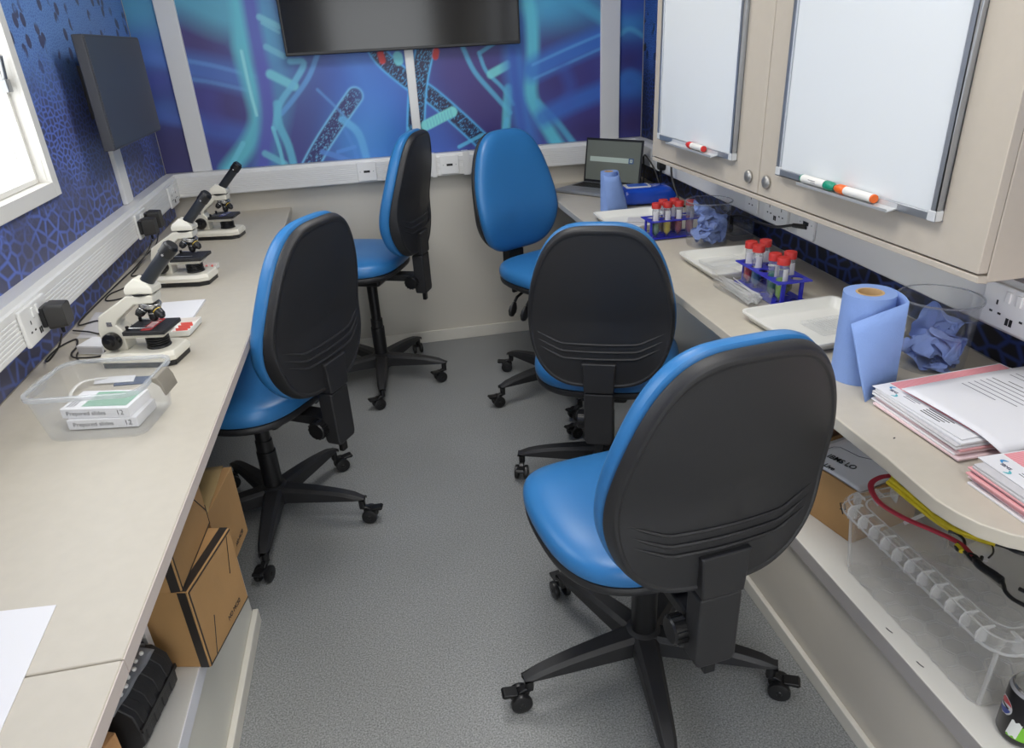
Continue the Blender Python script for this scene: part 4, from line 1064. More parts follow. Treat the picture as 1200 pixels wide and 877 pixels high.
# wipes
t = thing('wipes_packet', 'shiny blue packet of wipes with a white lid beside the laptop', 'packet', T(1.085, 2.80, ZB + .0003) @ RZ(math.radians(-6)))
WIP = mat('wipes_blue', (28, 76, 190), .25, coat=.4)
def wipe(u, v):
    a = 2 * PI * u; c, s_ = math.cos(a), math.sin(a)
    y = math.copysign(abs(c) ** .45, c) * .062; z = math.copysign(abs(s_) ** .5, s_) * .036 + .037
    e = abs(v - .5) * 2; k = (1 - max(0, (e - .72) / .28) ** 2 * .92); n_ = noise.noise(Vector((v * 7, y * 30, z * 30))) * .006 * max(0, (e - .45)) * 2
    return ((v - .5) * .235, y * (.85 + .15 * k) + n_, .002 + max(0, .037 + (z - .037) * k + n_ * .6) * .97)
mb = MB().grid(wipe, 28, 24, wrap=True); mb.f += [tuple(range(28)), tuple(range(24 * 28 + 27, 24 * 28 - 1, -1))]
mb.build('packet', WIP, t, angle=60)
MB().prism(rrect(.105, .074, .008, cx=-.035), .0715, .0765).build('lid_frame', WHITEP, t, bevel=.002)
MB().prism(rrect(.082, .050, .006, cx=-.035), .0762, .0785).build('lid_flap', mat('wipes_lid_blue', (44, 96, 196), .3), t, bevel=.001)

# trays
def tray(label, x, y, w, d, a=0, h=.026):
    t = thing('shallow_tray', label, 'tray', T(x, y, ZB + .0003) @ RZ(math.radians(a)), 'white shallow trays')
    shell_box(w - .03, d - .03, w - .008, d - .008, h, .0022, .016, rim=.005, rimh=.004).build('tray', TRAYW, t, angle=50)
    return t
tray('far white tray with folded papers, behind the first tube rack', .925, 2.485, .25, .27)
tray('middle white tray behind the clear swab box', 1.003, 1.868, .235, .25)
tray('near white tray lying beyond the nearest chair back', .966, 1.358, .268, .25, 4)
for k, (x, y, a, lab) in enumerate(((.90, 2.46, .3, 'folded white paper slip lying in the far tray'), (.955, 2.50, -.4, 'white paper slip beside another in the far tray'))):
    t = thing('paper_slip', lab, 'paper', T(x, y, ZB + .0052 + .004 * k) @ RZ(a))
    MB().bb(-.05, .05, -.035, .035, 0, .001).build('sheet', PAPER, t); MB().bb(-.048, .05, -.033, .03, .0012, .002).build('fold', PAPERG, t)
t = thing('well_plate', 'clear flat plastic plate lying in the middle tray', 'plate', T(.985, 1.885, ZB + .0055) @ RZ(.1))
shell_box(.120, .082, .122, .084, .012, .0015, .006).build('plate', CLEARM, t)
t = thing('well_plate', 'clear plate with rows of wells lying in the near tray', 'plate', T(1.000, 1.352, ZB + .0055) @ RZ(.08))
MB().bb(-.062, .062, -.042, .042, 0, .009).build('plate', CLEARM, t, bevel=.002)
wl_ = MB()
for i in range(12):
    for j in range(8): wl_.lathe([(.0032, .009), (.0032, .0115), (.0024, .0115), (.0024, .009)], 8, c=(-.05 + i * .009, -.032 + j * .009, 0))
wl_.build('wells', CLEARM, t)
t = thing('dish_stack_tray', 'clear square plastic dish at the bottom behind the far tub', 'dish', T(1.168, 2.165, ZB + .0003) @ RZ(.04), 'clear square dishes stacked behind the far tub')
shell_box(.078, .10, .08, .102, .018, .0016, .008).build('dish', CLEARM, t, angle=50)
for k in range(1, 3):
    c = copy_tree(t); c.matrix_world = T(1.168, 2.165, ZB + .0003 + .0185 * k) @ RZ(.04)
    c['label'] = ['clear square plastic dish in the middle of the stack behind the far tub', 'clear square plastic dish topmost of the stack behind the far tub'][k - 1]
# clear box of swabs
t = thing('swab_box', 'long clear open box of plastic pipettes beside the near tube rack', 'box', T(.905, 1.622, ZB + .0003) @ RZ(math.radians(3)))
shell_box(.058, .195, .066, .205, .046, .0018, .006).build('box', CLEAR, t, angle=50)
PIPM = clear_mat('pipette_plastic', tint=(245, 246, 246), body=.75)
for k in range(22):
    z = .006 + .0045 * (k // 5); yy = -.062 + rnd.random() * .03 - (.0 if k < 12 else -.01); xx = -.018 + (k % 5) * .0085 + rnd.uniform(-.002, .002)
    a = rnd.uniform(-.10, .10); L = .10 + rnd.random() * .03
    o = MB().tube([(xx, yy - .02, z), (xx + a * .3 * .1, yy + .01, z), (xx + a * .1, yy + L * .6, z + .004), (xx + a * .16, yy + L, z + .006)], [.0034, .0034, .0016, .0012], 7).build('pipette', PIPM)
    o.matrix_world = T(.905, 1.622, ZB + .0023) @ RZ(math.radians(3))
    tag(o, 'thin clear plastic pipette in the long box beside the near rack', 'pipette', 'pipettes in the long clear box')

# tube racks and tubes
def plate_holes(xs, ys, pitch, r, z0, z1, w, d, n=16):
    """a plate with round holes on a square grid, with a solid border"""
    mb = MB(); hp = pitch / 2
    for cx in xs:
        for cy in ys:
            sq = []; ci = []
            for i in range(n):
                a = 2 * PI * (i + .5) / n; c, s_ = math.cos(a), math.sin(a); k = hp / max(abs(c), abs(s_))
                sq.append((cx + c * k, cy + s_ * k)); ci.append((cx + c * r, cy + s_ * r))
            for i in range(n):
                j = (i + 1) % n
                vs = [(*sq[i], z0), (*sq[j], z0), (*ci[j], z0), (*ci[i], z0), (*sq[i], z1), (*sq[j], z1), (*ci[j], z1), (*ci[i], z1)]
                mb.add(vs, [(3, 2, 1, 0), (4, 5, 6, 7), (2, 3, 7, 6), (0, 1, 5, 4)])
            for sx in (-1, 1):
                for sy in (-1, 1):
                    near = [p for p in sq if (p[0] - cx) * sx > hp * .55 and (p[1] - cy) * sy > hp * .55]
                    if len(near) == 2:
                        q = [(cx + sx * hp, cy + sy * hp)] + near
                        mb.add([(*p, z1) for p in q] + [(*p, z0) for p in q], [(0, 1, 2), (5, 4, 3)])
    x0, x1, y0, y1 = min(xs) - hp, max(xs) + hp, min(ys) - hp, max(ys) + hp
    mb.bb(-w / 2, x0, -d / 2, d / 2, z0, z1).bb(x1, w / 2, -d / 2, d / 2, z0, z1)
    if d / 2 > y1: mb.bb(x0, x1, y1, d / 2, z0, z1).bb(x0, x1, -d / 2, y0, z0, z1)
    return mb
def rack(label, M):
    t = thing('tube_rack', label, 'rack', M, 'blue test tube racks')
    xs = [(-2 + i) * .041 for i in range(5)]; ys = (-.021, .021)
    plate_holes(xs, ys, .041, .0158, .062, .065, .222, .094).build('top_plate', RACKB, t, smooth=False)
    plate_holes(xs, ys, .041, .009, .004, .007, .222, .094).build('bottom_plate', RACKB, t, smooth=False)
    for sx in (-1, 1):
        MB().bb(sx * .100 - .003, sx * .100 + .003, -.030, -.020, 0, .063).bb(sx * .100 - .003, sx * .100 + .003, .020, .030, 0, .063).bb(sx * .100 - .003, sx * .100 + .003, -.040, .040, 0, .008).build('end_support', RACKB, t, bevel=.001)
    return t
def make_tube(lq):
    t = thing('sample_tube', 'proto', 'tube', None, 'red capped sample tubes')
    MB().lathe([(0, .0), (.003, .001), (.0135, .016), (.0138, .10), (.0128, .10), (.0125, .017), (.0025, .003), (0, .002)], 20).build('tube_body', TUBEM, t, angle=50)
    MB().lathe([(0, .116), (.0150, .1155), (.0160, .113), (.0160, .098), (.0138, .098), (.0138, .108), (0, .108)], 24).build('cap', REDC, t, angle=40)
    MB().lathe([(0, .0025), (.0025, .0035), (.0122, .0172), (.0124, lq), (0, lq)], 18).build('liquid', REDC, t, angle=50)
    MB().grid(lambda u, v: (.01395 * math.cos(-2.4 + u * 1.3), .01395 * math.sin(-2.4 + u * 1.3), .052 + v * .036), 8, 1).build('label', PAPERG, t)
    return t
protos = {}
def tube(label, x, y, colname, rgb, lq, rot):
    key = (colname, lq)
    t = make_tube(lq); t.matrix_world = T(x, y, ZB + .0081) @ RZ(rot); t['label'] = label
    for ch in t.children:
        if base_name(ch) == 'liquid': ch.data.materials[0] = mat('liquid_' + colname, rgb, .25)
R2X, R2Y = .9885, 1.62
rack('near blue tube rack holding red, blue and green sample tubes', T(R2X, R2Y, ZB + .0003) @ RZ(PI / 2))
p_ = .041
for lab, cx, ry, cn, rgb, lq in (('red sample tube at the far end of the near rack', -1, 2, 'red', (200, 46, 56), .052), ('pale blue sample tube in front of the red one in the near rack', -1, 1, 'blue', (40, 110, 150), .050),
        ('dark purple sample tube at the far end of the near rack by the wall', 1, 2, 'purple', (70, 50, 100), .055), ('dark green sample tube in the middle of the near rack', -1, -1, 'green', (24, 110, 86), .066),
        ('bright lime green sample tube at the near end of the near rack', -1, -2, 'lime', (120, 170, 20), .060), ('amber sample tube nearest the wall in the near rack', 1, -1, 'amber', (150, 150, 60), .055)):
    tube(lab, R2X + cx * .021, R2Y + ry * p_, cn, rgb, lq, rnd.uniform(-.6, .6))
R1X, R1Y = .9965, 2.272
rack('far blue tube rack beside the far clear tub', T(R1X, R1Y, ZB + .0003))
for lab, rx, cy, cn, rgb, lq in (('green sample tube at the aisle end of the far rack', -2, -1, 'darkgreen', (40, 100, 70), .045), ('yellow sample tube second from the aisle in the far rack', -1, -1, 'yellow', (190, 170, 20), .058),
        ('dark red sample tube in the middle of the far rack front row', 0, -1, 'wine', (140, 40, 60), .060), ('pink sample tube behind the far clear tub rim', 1, -1, 'pink', (190, 90, 110), .060),
        ('olive sample tube in the back row of the far rack', -1, 1, 'olive', (140, 120, 40), .055), ('plum sample tube in the back row of the far rack', 0, 1, 'plum', (110, 50, 80), .055)):
    tube(lab, R1X + rx * p_, R1Y + cy * .021, cn, rgb, lq, rnd.uniform(-.6, .6))

# clear tubs with crumpled blue paper
def tub(label, x, y, r, h):
    t = thing('clear_tub', label, 'tub', T(x, y, ZB + .0003), 'round clear tubs')
    MB().lathe([(0, 0), (r * .86, 0), (r * .90, .004), (r * .98, h - .006), (r + .002, h - .006), (r + .002, h), (r * .965, h), (r * .88, .006), (0, .004)], 48).build('tub', GLASSM, t, angle=40)
    MB().lathe([(r * .985, h - .0015), (r + .0022, h - .003), (r + .0024, h), (r * .985, h + .0006)], 48, close=True).build('rim', clear_mat('rim_plastic', tint=(190, 196, 206), body=.35), t)
    return t
def crumple(label, x, y, z, R, seed, squash=.62, axis=None, rmax=.06, group=None):
    """a square of paper folded over many random creases, then shrunk into a loose ball"""
    rr = random.Random(seed); n = 44; off = Vector((seed * 3.7, seed * 1.3, seed * 7.1))
    P = []
    for j in range(n + 1):
        for i in range(n + 1):
            u, v = (i / n - .5) * 3.6, (j / n - .5) * 3.6
            P.append(Vector((u, v, .35 * noise.noise(Vector((u, v, 0)) + off))))
    for k in range(13):
        nr = Vector((rr.gauss(0, 1), rr.gauss(0, 1), rr.gauss(0, .55))).normalized(); d = rr.uniform(.15, .8) * (1.5 if k < 4 else 1); be = rr.uniform(.45, .95)
        for a in range(len(P)):
            q = P[a].dot(nr) - d
            if q > 0: P[a] = P[a] - nr * (q * (1 + be)) + Vector((0, 0, .22 * q))
    for a in range(len(P)):
        P[a] = P[a] + Vector((noise.noise(P[a] * 2.2 + off), noise.noise(P[a] * 2.2 - off), noise.noise(P[a] * 2.0 + off * 2))) * .30
    c = sum(P, Vector()) / len(P); ext = sorted((p - c).length for p in P)[int(len(P) * .93)]
    P = [(p - c) * (R / ext) for p in P]
    zl = min(p.z for p in P) * squash
    vs = []
    for p in P:
        q = Vector((x + p.x, y + p.y, z + p.z * squash - zl))
        if axis is not None:
            e = Vector((q.x - axis[0], q.y - axis[1])); l = e.length
            if l > rmax: e *= rmax / l; q.x, q.y = axis[0] + e.x, axis[1] + e.y
        vs.append(q - Vector((x, y, z)))
    mb = MB(); fs = [(j * (n + 1) + i, j * (n + 1) + i + 1, (j + 1) * (n + 1) + i + 1, (j + 1) * (n + 1) + i) for j in range(n) for i in range(n)]
    mb.add(vs, fs)
    o = mb.build('crumpled_paper', CRUMP, angle=38, fix=False, weld=False); o.matrix_world = T(x, y, z)
    return tag(o, label, 'crumpled paper', group)
tub('near round clear tub half full of crumpled blue paper', 1.064, 1.132, .0745, .145)
z0_ = ZB + .0048
for a in (('crumpled blue paper on the left inside the near tub', 1.036, 1.146, z0_, .062, 11, 1.05), ('dark folded blue paper in the middle of the near tub', 1.068, 1.108, z0_, .062, 12, .62),
          ('crumpled blue paper on the right inside the near tub', 1.096, 1.150, z0_, .058, 13, 1.1), ('flat scrap of blue paper at the front of the near tub', 1.050, 1.090, z0_, .036, 14, .30)):
    crumple(*a, axis=(1.064, 1.132), rmax=.0635, group='crumpled paper in the near tub')
tub('far round clear tub packed with crumpled blue paper', 1.046, 2.130, .0735, .145)
for a in (('crumpled blue paper topmost in the far tub', 1.060, 2.128, z0_ + .040, .066, 21, .75), ('crumpled blue paper at the left of the far tub', 1.016, 2.120, z0_, .064, 22, .9),
          ('crumpled blue paper at the front of the far tub', 1.050, 2.100, z0_, .066, 23, .85), ('crumpled blue paper at the right of the far tub', 1.080, 2.126, z0_, .062, 24, .9)):
    crumple(*a, axis=(1.046, 2.130), rmax=.0625, group='crumpled paper in the far tub')
# cable plugged into the right trunking
cable = thing('plugged_cable', 'black cable plugged into the blank plate, drooping behind the dishes', 'cable', T(0, 0, 0))
MB().cyl(MR @ Vector((onright(1.757), -.059, .885)), MR @ Vector((onright(1.80), -.078, .882)), .0075, .006, 12).build('connector', BLACKS, cable, bevel=.001)
MB().tube(bez([MR @ Vector((onright(1.80), -.078, .882)), MR @ Vector((onright(1.87), -.090, .862)), MR @ Vector((onright(1.98), -.075, .845)), MR @ Vector((onright(2.10), -.064, .836)), MR @ Vector((onright(2.20), -.062, .822)), MR @ Vector((onright(2.28), -.062, .776)), MR @ Vector((onright(2.35), -.062, .7595))]), .0042, 8).build('lead', CORD, cable)
t = thing('charger_head', 'black charger lying by the wall behind the far clear tub', 'charger', MR @ T(onright(2.235), -.068, .757))
MB().bb(-.022, .022, -.016, .012, .0, .062).build('body', BLACKS, t, bevel=.006)
MB().cyl((-.0, -.002, .06), (-.0, -.002, .072), .006, .004, 10).build('strain_relief', BLACKS, t)

# paper stacks on the near right worktop
def stack(n, x0, y0, w, d, z, seed, colours, group, labels, a0=0.0, hgt=.0042):
    r = random.Random(seed); zz = z
    for k in range(n):
        h = hgt * r.uniform(.7, 1.3); dx, dy, a = r.uniform(-.005, .004), r.uniform(-.006, .006), a0 + r.uniform(-.02, .02)
        mb = MB().bb(0, w, 0, d, 0, h - .0004)
        o = mb.build('paper_bundle', colours[k % len(colours)], bevel=.0008)
        o.matrix_world = T(x0 + dx, y0 + dy, zz) @ RZ(a)
        tag(o, labels[k], 'papers', group); zz += h
    return zz
ords = ['lowest', 'second from bottom', 'third from bottom', 'fourth from bottom', 'fifth from bottom', 'sixth from bottom', 'seventh from bottom', 'eighth from bottom', 'ninth from bottom']
cols = [PAPERG, PINKL, PAPER, PINK, PAPERG, PINKL, PAPER, PAPERG, PAPER]
z1 = stack(8, .853, .802, .292, .205, ZB + .0005, 3, [PAPERG, PINKL, PAPER, PINKL, PINK, PAPER, PAPERG, PAPER], 'bundles in the large paper stack', [f'{q} paper bundle in the larger stack beside the blue roll' for q in ords], hgt=.0038)
# pink printed form with a white label strip, then the white page on top
t = thing('printed_form', 'pink hatched form with white logo strip under the white page', 'form', T(.862, .812, z1 + .0005) @ RZ(math.radians(3)))
def hatch(name, rgbA, rgbB, sc_):
    m = bpy.data.materials.new(name); m.use_nodes = True; nt = m.node_tree; b = nt.nodes['Principled BSDF']; b.inputs['Roughness'].default_value = .8
    tc = nt.nodes.new('ShaderNodeTexCoord'); wv = nt.nodes.new('ShaderNodeTexWave'); wv.inputs['Scale'].default_value = sc_; wv.bands_direction = 'DIAGONAL'
    nt.links.new(tc.outputs['Object'], wv.inputs['Vector'])
    mx = nt.nodes.new('ShaderNodeMix'); mx.data_type = 'RGBA'; mx.inputs['A'].default_value = lin(rgbA); mx.inputs['B'].default_value = lin(rgbB)
    nt.links.new(wv.outputs['Fac'], mx.inputs['Factor']); nt.links.new(mx.outputs['Result'], b.inputs['Base Color']); return m
HAT = hatch('pink_hatch', (238, 176, 180), (226, 132, 142), 90)
LOGOB = mat('logo_blue', (70, 150, 200), .6); LOGOT = mat('logo_teal', (90, 180, 190), .6)
def form(t, w=.286, d=.205, strip=.036, x0=0):
    MB().bb(0, w, 0, d, 0, .0012).build('page', PAPER, t)
    MB().bb(strip, w - .004, .003, d - .003, .0012, .0016).build('pink_panel', HAT, t)
    yy = d - .035
    # logo: two curved blue strokes and a dark mark between
    for k, (cx, m_) in enumerate(((.010, LOGOT), (.027, LOGOB))):
        q = [(cx - .006 + .011 * u, yy + (.012 if k else -.008) + .006 * math.sin(u * PI) * (1 if k else -1), .0017) for u in np.linspace(0, 1, 7)]
        MB().tube(q, [.0006, .0016, .0022, .0022, .0022, .0016, .0006], 6, flat=.2).build('logo_stroke', m_, t)
    text('logo_lettering', 'IBMS', .0085, mat('logo_dark', (60, 60, 90), .6), t, T(.0185, yy + .002, .0016) @ RZ(-PI / 2))
    for k in range(2): MB().bb(.026 - .005 * k, .0275 - .005 * k, yy - .052 + .006 * k, yy - .018, .0012, .0015).build('print_line', INKL, t)
    for k in range(4): MB().bb(.028 - .006 * k, .0300 - .006 * k, yy - .125 + .004 * k, yy - .070, .0012, .0015).build('print_line', INK, t)
form(t)
z2 = z1 + .0045
pg = thing('printed_page', 'white typed page lying on top of the larger paper stack', 'paper', T(.893, .764, z2) @ RZ(math.radians(4)))
def pagef(u, v, o=0.0):
    x, y = u * .300, v * .213
    droop = -.010 * max(0, 1 - v / .30) ** 2 * (1 - u * .5) + .004 * math.sin(v * 2.2) * (1 - u)
    return (x, y, .003 + droop + .002 * math.sin(u * 3) + o)
MB().grid(lambda u, v: pagef(u, v), 16, 12).build('page', PAPER, pg, solid=.0008, fix=False)
lr = random.Random(4)
for k in range(11):
    u0 = .245 - .0135 * k
    if k in (4,): pass
    L = [.05, .09, .12, .05, .03, .11, .10, .10, .10, .10, .07][k] * (1 if k else 1); v1 = .90 - .10 * (k in (0, 4)) ; v0 = v1 - L / .213
    if k in (3, ): continue
    MB().grid(lambda a, b: pagef((u0 + .0022 * a) / .30, v0 + (v1 - v0) * b, .0007), 1, 6).build('print_line', INK if k in (0, 4, 5) else INKL, pg)
z3 = stack(9, .826, .535, .31, .215, ZB + .0005, 9, [PAPER, PINKL, PINK, PAPERG, PINK, PAPERG, PINK, PAPERG, PAPERG], 'bundles in the nearer paper stack', [f'{q} paper bundle in the stack at the worktop corner' for q in ords], hgt=.0042)
t = thing('printed_form', 'pink hatched form with white logo strip on the corner stack', 'form', T(.838, .546, z3 + .0005) @ RZ(math.radians(-1)))
form(t, .29, .212, .042)
tag(MB().prism([(0, 0), (.005, .001), (.006, .004), (.002, .003)], 0, .0004).build('paper_scrap', INK, M=T(.804, .888, ZB + .0003)), 'tiny dark scrap on the right worktop near the stacks', 'scrap')

# ------------------------------------------------------------------ right low shelf
ZS = .3203
def carton_open(label, M, w, d, h, mat_=CARD, t_=.005):
    t = thing('cardboard_box', label, 'box', M)
    mb = MB().bb(0, w, 0, t_, 0, h).bb(0, w, d - t_, d, 0, h).bb(0, t_, t_, d - t_, 0, h).bb(w - t_, w, t_, d - t_, 0, h).bb(t_, w - t_, t_, d - t_, 0, t_)
    mb.build('walls', mat_, t, bevel=.001)
    return t
CM = T(.958, 1.115, ZS) @ RZ(math.radians(13))
t = carton_open('open brown box of printed sheets behind the clear crate', CM, .20, .21, .135)
MB().tube([(-.0012, .035, .06), (-.0012, .047, .083), (-.0012, .036, .09), (-.0012, .030, .075), (-.0012, .045, .068)], .0012, 5).build('pen_scribble', INK, t)
sheets = thing('printed_sheets', 'white sheets headed IBMS filling the brown box', 'papers', CM)
MB().bb(.007, .192, .007, .202, .006, .130).build('paper_block', PAPERG, sheets, bevel=.001)
MB().grid(lambda u, v: (.008 + u * .186, .010 + v * .180, .1335 + .010 * max(0, u - .5) * 2 * (1 - v) + .002 * math.sin(v * 5)), 12, 8).build('top_page', PAPER, sheets, solid=.0008, fix=False)
text('lettering', 'IBMS LO', .026, BLACKS, sheets, T(.060, .150, .1365) @ RZ(-PI / 2 + .15) , 'LEFT', xs=.75, bold=.0004)
text('lettering', 'Live', .022, BLACKS, sheets, T(.022, .125, .1365) @ RZ(-PI / 2 + .1), 'LEFT', xs=.75, bold=.0004)
MB().tube([(.012, .176, .1352), (.10, .172, .1365), (.112, .163, .137), (.116, .11, .138), (.14, .06, .143)], .0008, 5).build('ruled_border', INKL, sheets)
t = thing('cardboard_box', 'closed brown box behind the box of printed sheets', 'box', T(.93, 1.362, ZS) @ RZ(math.radians(8)))
MB().bb(0, .22, 0, .19, 0, .20).build('carton', mat('cardboard_dark', (140, 104, 78), .8, var=.06), t, bevel=.003)
MB().bb(0, .22, .092, .098, .2, .2004).build('lid_seam', TAPE, t)
MB().lathe([(.016, 0), (.0185, 0), (.0185, .0006), (.016, .0006)], 24, M=T(.05, -.0002, .16) @ RX(PI / 2), close=True).build('printed_ring', INK, t)
# crate
KX0, KX1, KY0, KY1, KH = .882, 1.160, .664, 1.062, .178
t = thing('storage_crate', 'large clear lidded crate with ribbed rim on the right shelf', 'crate', T((KX0 + KX1) / 2, (KY0 + KY1) / 2, ZS))
w_, d_ = KX1 - KX0, KY1 - KY0
CRT = clear_mat('crate_plastic', tint=(254, 254, 254), body=.065, gloss_rough=.2)
shell_box(w_ - .022, d_ - .022, w_, d_, KH - .004, .0025, .03).build('tub', CRT, t, angle=50)
lidm = MB(); ow, od = w_ + .034, d_ + .034
lp_ = lambda w, d, r, z: [(x, y, z) for x, y in rrect(w, d, r, 6)]
loft([lp_(w_ + .002, d_ + .002, .03, KH - .030), lp_(ow - .012, od - .012, .036, KH - .030), lp_(ow, od, .042, KH - .024), lp_(ow, od, .042, KH - .008), lp_(ow - .014, od - .014, .036, KH), lp_(w_ - .026, d_ - .026, .032, KH), lp_(w_ - .034, d_ - .034, .03, KH - .012), lp_(w_ - .05, d_ - .05, .026, KH - .012)]).build('lid', clear_mat('crate_lid_plastic', tint=(254, 254, 254), body=.10, gloss_rough=.2), t, angle=40)
RIBM = clear_mat('crate_rib_plastic', tint=(255, 255, 255), body=.5, gloss_rough=.2)
def rib(M):
    # a hexagonal rib straddling the rim, with a small window panel beside it
    MB().prism_y([(-.004, KH - .033), (.016, KH - .028), (.0185, KH - .018), (.0185, KH - .006), (.012, KH + .002), (-.012, KH + .002), (-.016, KH - .002), (-.004, KH - .004)], -.0014, .0014, M).build('rim_rib', RIBM, t)
nr = 11
for k in range(nr): rib(T(-w_ / 2, -d_ / 2 + .03 + (d_ - .06) * k / (nr - 1), 0) @ RZ(PI))
for k in range(6):
    rib(T(-w_ / 2 + .03 + (w_ - .06) * k / 5, -d_ / 2, 0) @ RZ(-PI / 2))
    rib(T(-w_ / 2 + .03 + (w_ - .06) * k / 5, d_ / 2, 0) @ RZ(PI / 2))
EDGEM = clear_mat('crate_edge_plastic', tint=(254, 254, 254), body=.38, gloss_rough=.2)
ringloft([lp_(ow, od, .042, KH - .024), lp_(ow + .0012, od + .0012, .042, KH - .022), lp_(ow + .0012, od + .0012, .042, KH - .019), lp_(ow, od, .042, KH - .018)]).build('rim_line', EDGEM, t)
ringloft([lp_(ow - .013, od - .013, .036, KH), lp_(ow - .013, od - .013, .036, KH + .0015), lp_(ow - .019, od - .019, .034, KH + .0015), lp_(ow - .019, od - .019, .034, KH)]).build('rim_line', EDGEM, t)
ringloft([lp_(w_ - .030, d_ - .030, .031, KH - .0005), lp_(w_ - .030, d_ - .030, .031, KH + .001), lp_(w_ - .036, d_ - .036, .030, KH + .001), lp_(w_ - .036, d_ - .036, .030, KH - .0005)]).build('rim_line', EDGEM, t)
for sx in (-1, 1):
    for sy in (-1, 1):
        MB().tube([(sx * (w_ / 2 - .019), sy * (d_ / 2 - .019), .006), (sx * (w_ / 2 - .008), sy * (d_ / 2 - .008), KH - .03)], .0035, 6).build('corner_edge', EDGEM, t)
# honeycomb on the crate floor
hc = MB(); s_ = .030
for i in range(7):
    for j in range(9):
        cx = -w_ / 2 + .035 + i * s_ * 1.5 * .9; cy = -d_ / 2 + .035 + (j + .5 * (i % 2)) * s_ * 1.732 * .8
        if abs(cx) < w_ / 2 - .03 and abs(cy) < d_ / 2 - .03:
            pts = [(cx + s_ * .78 * math.cos(a * PI / 3), cy + s_ * .70 * math.sin(a * PI / 3)) for a in range(6)]
            for a in range(6):
                p0, p1 = pts[a], pts[(a + 1) % 6]
                hc.cyl((*p0, .0035), (*p1, .0035), .0012, n=5)
hc.build('floor_honeycomb', RIBM, t)
for k, (y0, y1) in enumerate(((.86, .875), (.775, .79))):
    tag(MB().tube([(.868, y1, .3206), (.8685, (y0 + y1) / 2, .3206), (.871, y0, .3206)], .0013, 6, flat=.4).build('scuff_mark', INK), ['dark scuff on the shelf beside the crate, farther one', 'dark scuff on the shelf beside the crate, nearer one'][k], 'mark')

# bungee cords on the crate lid
ZL = ZS + KH + .0055
def at(px, py, z): v = onz(px, py, z); return (v.x, v.y, z)
def q9(x, y): return (900 + x * .25084, 540 + y * .25084)
REDB = mat('bungee_red', (176, 48, 66), .6); YELB = mat('bungee_yellow', (206, 184, 30), .6, var=.12, vscale=60)
def path(pp, dz=0.0): return [at(*q9(x, y), ZL + dz + (e[0] if e else 0)) for x, y, *e in pp]
t = thing('bungee_cord', 'flat red bungee strap with black hook on the crate lid', 'bungee cord', T(0, 0, 0))
MB().tube(bez(path([(588, 70), (560, 72), (520, 80), (484, 105), (486, 145), (520, 195), (580, 238), (660, 280), (760, 322), (850, 362), (905, 395), (940, 430), (968, 462)]), 6), .0062, 8, flat=.55).build('strap', REDB, t)
MB().tube(bez(path([(962, 455), (985, 485), (1010, 505), (1050, 530), (1085, 556), (1098, 565)]), 5), [.006] * 3 + [.0078] * 20 + [.005] * 3, 10).build('hook_grip', BLACKS, t)
MB().tube(bez(path([(1092, 560), (1102, 585), (1108, 610), (1135, 640), (1170, 662), (1210, 680), (1250, 680), (1262, 655), (1235, 630), (1200, 612), (1172, 598)]), 5), .0036, 8).build('hook', BLACKS, t)
tie = MB().lathe([(.009, -.002), (.0115, -.001), (.0115, .001), (.009, .002)], 18, M=T(*at(*q9(958, 452), ZL)) @ RZ(.5) @ RY(1.2), close=True)
tie.build('cord_tie', BLACKS, t)
t = thing('bungee_cord', 'bundle of yellow bungee cord folded along the worktop edge', 'bungee cord', T(0, 0, 0))
for k, dd in enumerate(((0, 0, 0.000), (10, -14, .004), (-12, 12, .003), (4, 4, .010))):
    MB().tube(bez(path([(572 + dd[0], 88 + dd[1], dd[2]), (640 + dd[0], 140 + dd[1] * 1.4, dd[2]), (720 + dd[0], 205 + dd[1] * 1.4, dd[2]), (800 + dd[0] * .6, 275 + dd[1], dd[2]), (880 + dd[0] * .5, 325 + dd[1] * .6, dd[2]), (960 + dd[0] * .4, 352 + dd[1] * .5, dd[2]), (1062, 388 + dd[1] * .3, dd[2])]), 5), .0050, 8).build('cord_strand', YELB, t)
MB().tube(bez(path([(716, 180, .012), (730, 195, .014), (755, 212, .012), (785, 222, .008)]), 5), [.0065] * 6 + [.006] * 5 + [.003] * 5, 8).build('cord_tip', BLACKS, t)
MB().tube(bez(path([(1062, 388), (1110, 402), (1160, 425), (1215, 440), (1260, 450)]), 5), .0042, 8).build('hook', BLACKS, t)
t = thing('bungee_cord', 'short yellow bungee with black wire hook beside the tag', 'bungee cord', T(0, 0, 0))
MB().tube(bez(path([(842, 330, .004), (880, 340, .004), (915, 372, .002), (915, 410, -.001), (890, 420, -.001), (876, 400, -.001)]), 5), .0030, 8).build('hook', BLACKS, t)
MB().tube(bez(path([(885, 385, 0), (900, 410, 0), (925, 432, .0), (960, 470, -.002), (990, 470, -.002), (1000, 450, -.001)]), 5), .0032, 8).build('wire_loop', BLACKS, t)
MB().tube(bez(path([(880, 395, .0), (896, 410, .0), (905, 425, .0)]), 5), .0048, 8).build('cord', YELB, t)
t = thing('swing_tag', 'white care tag on a black loop beside the red strap', 'tag', T(0, 0, 0))
pts_ = path([(925, 400), (985, 370), (1040, 385), (1055, 430), (1025, 470), (1000, 468), (960, 440)], -.0045)
MB().prism([(p[0], p[1]) for p in pts_], ZL - .0055, ZL - .0045).build('card', PAPER, t)
MB().tube(bez(path([(1010, 380, 0), (1045, 395, .001), (1052, 430, .0), (1030, 455, 0)]), 5), .0018, 6).build('loop', BLACKS, t)
t = thing('clear_sachet', 'clear crinkled plastic sachet lying on the crate lid', 'sachet', T(0, 0, 0))
pts_ = path([(855, 430), (920, 445), (905, 500), (838, 478)], -.0045)
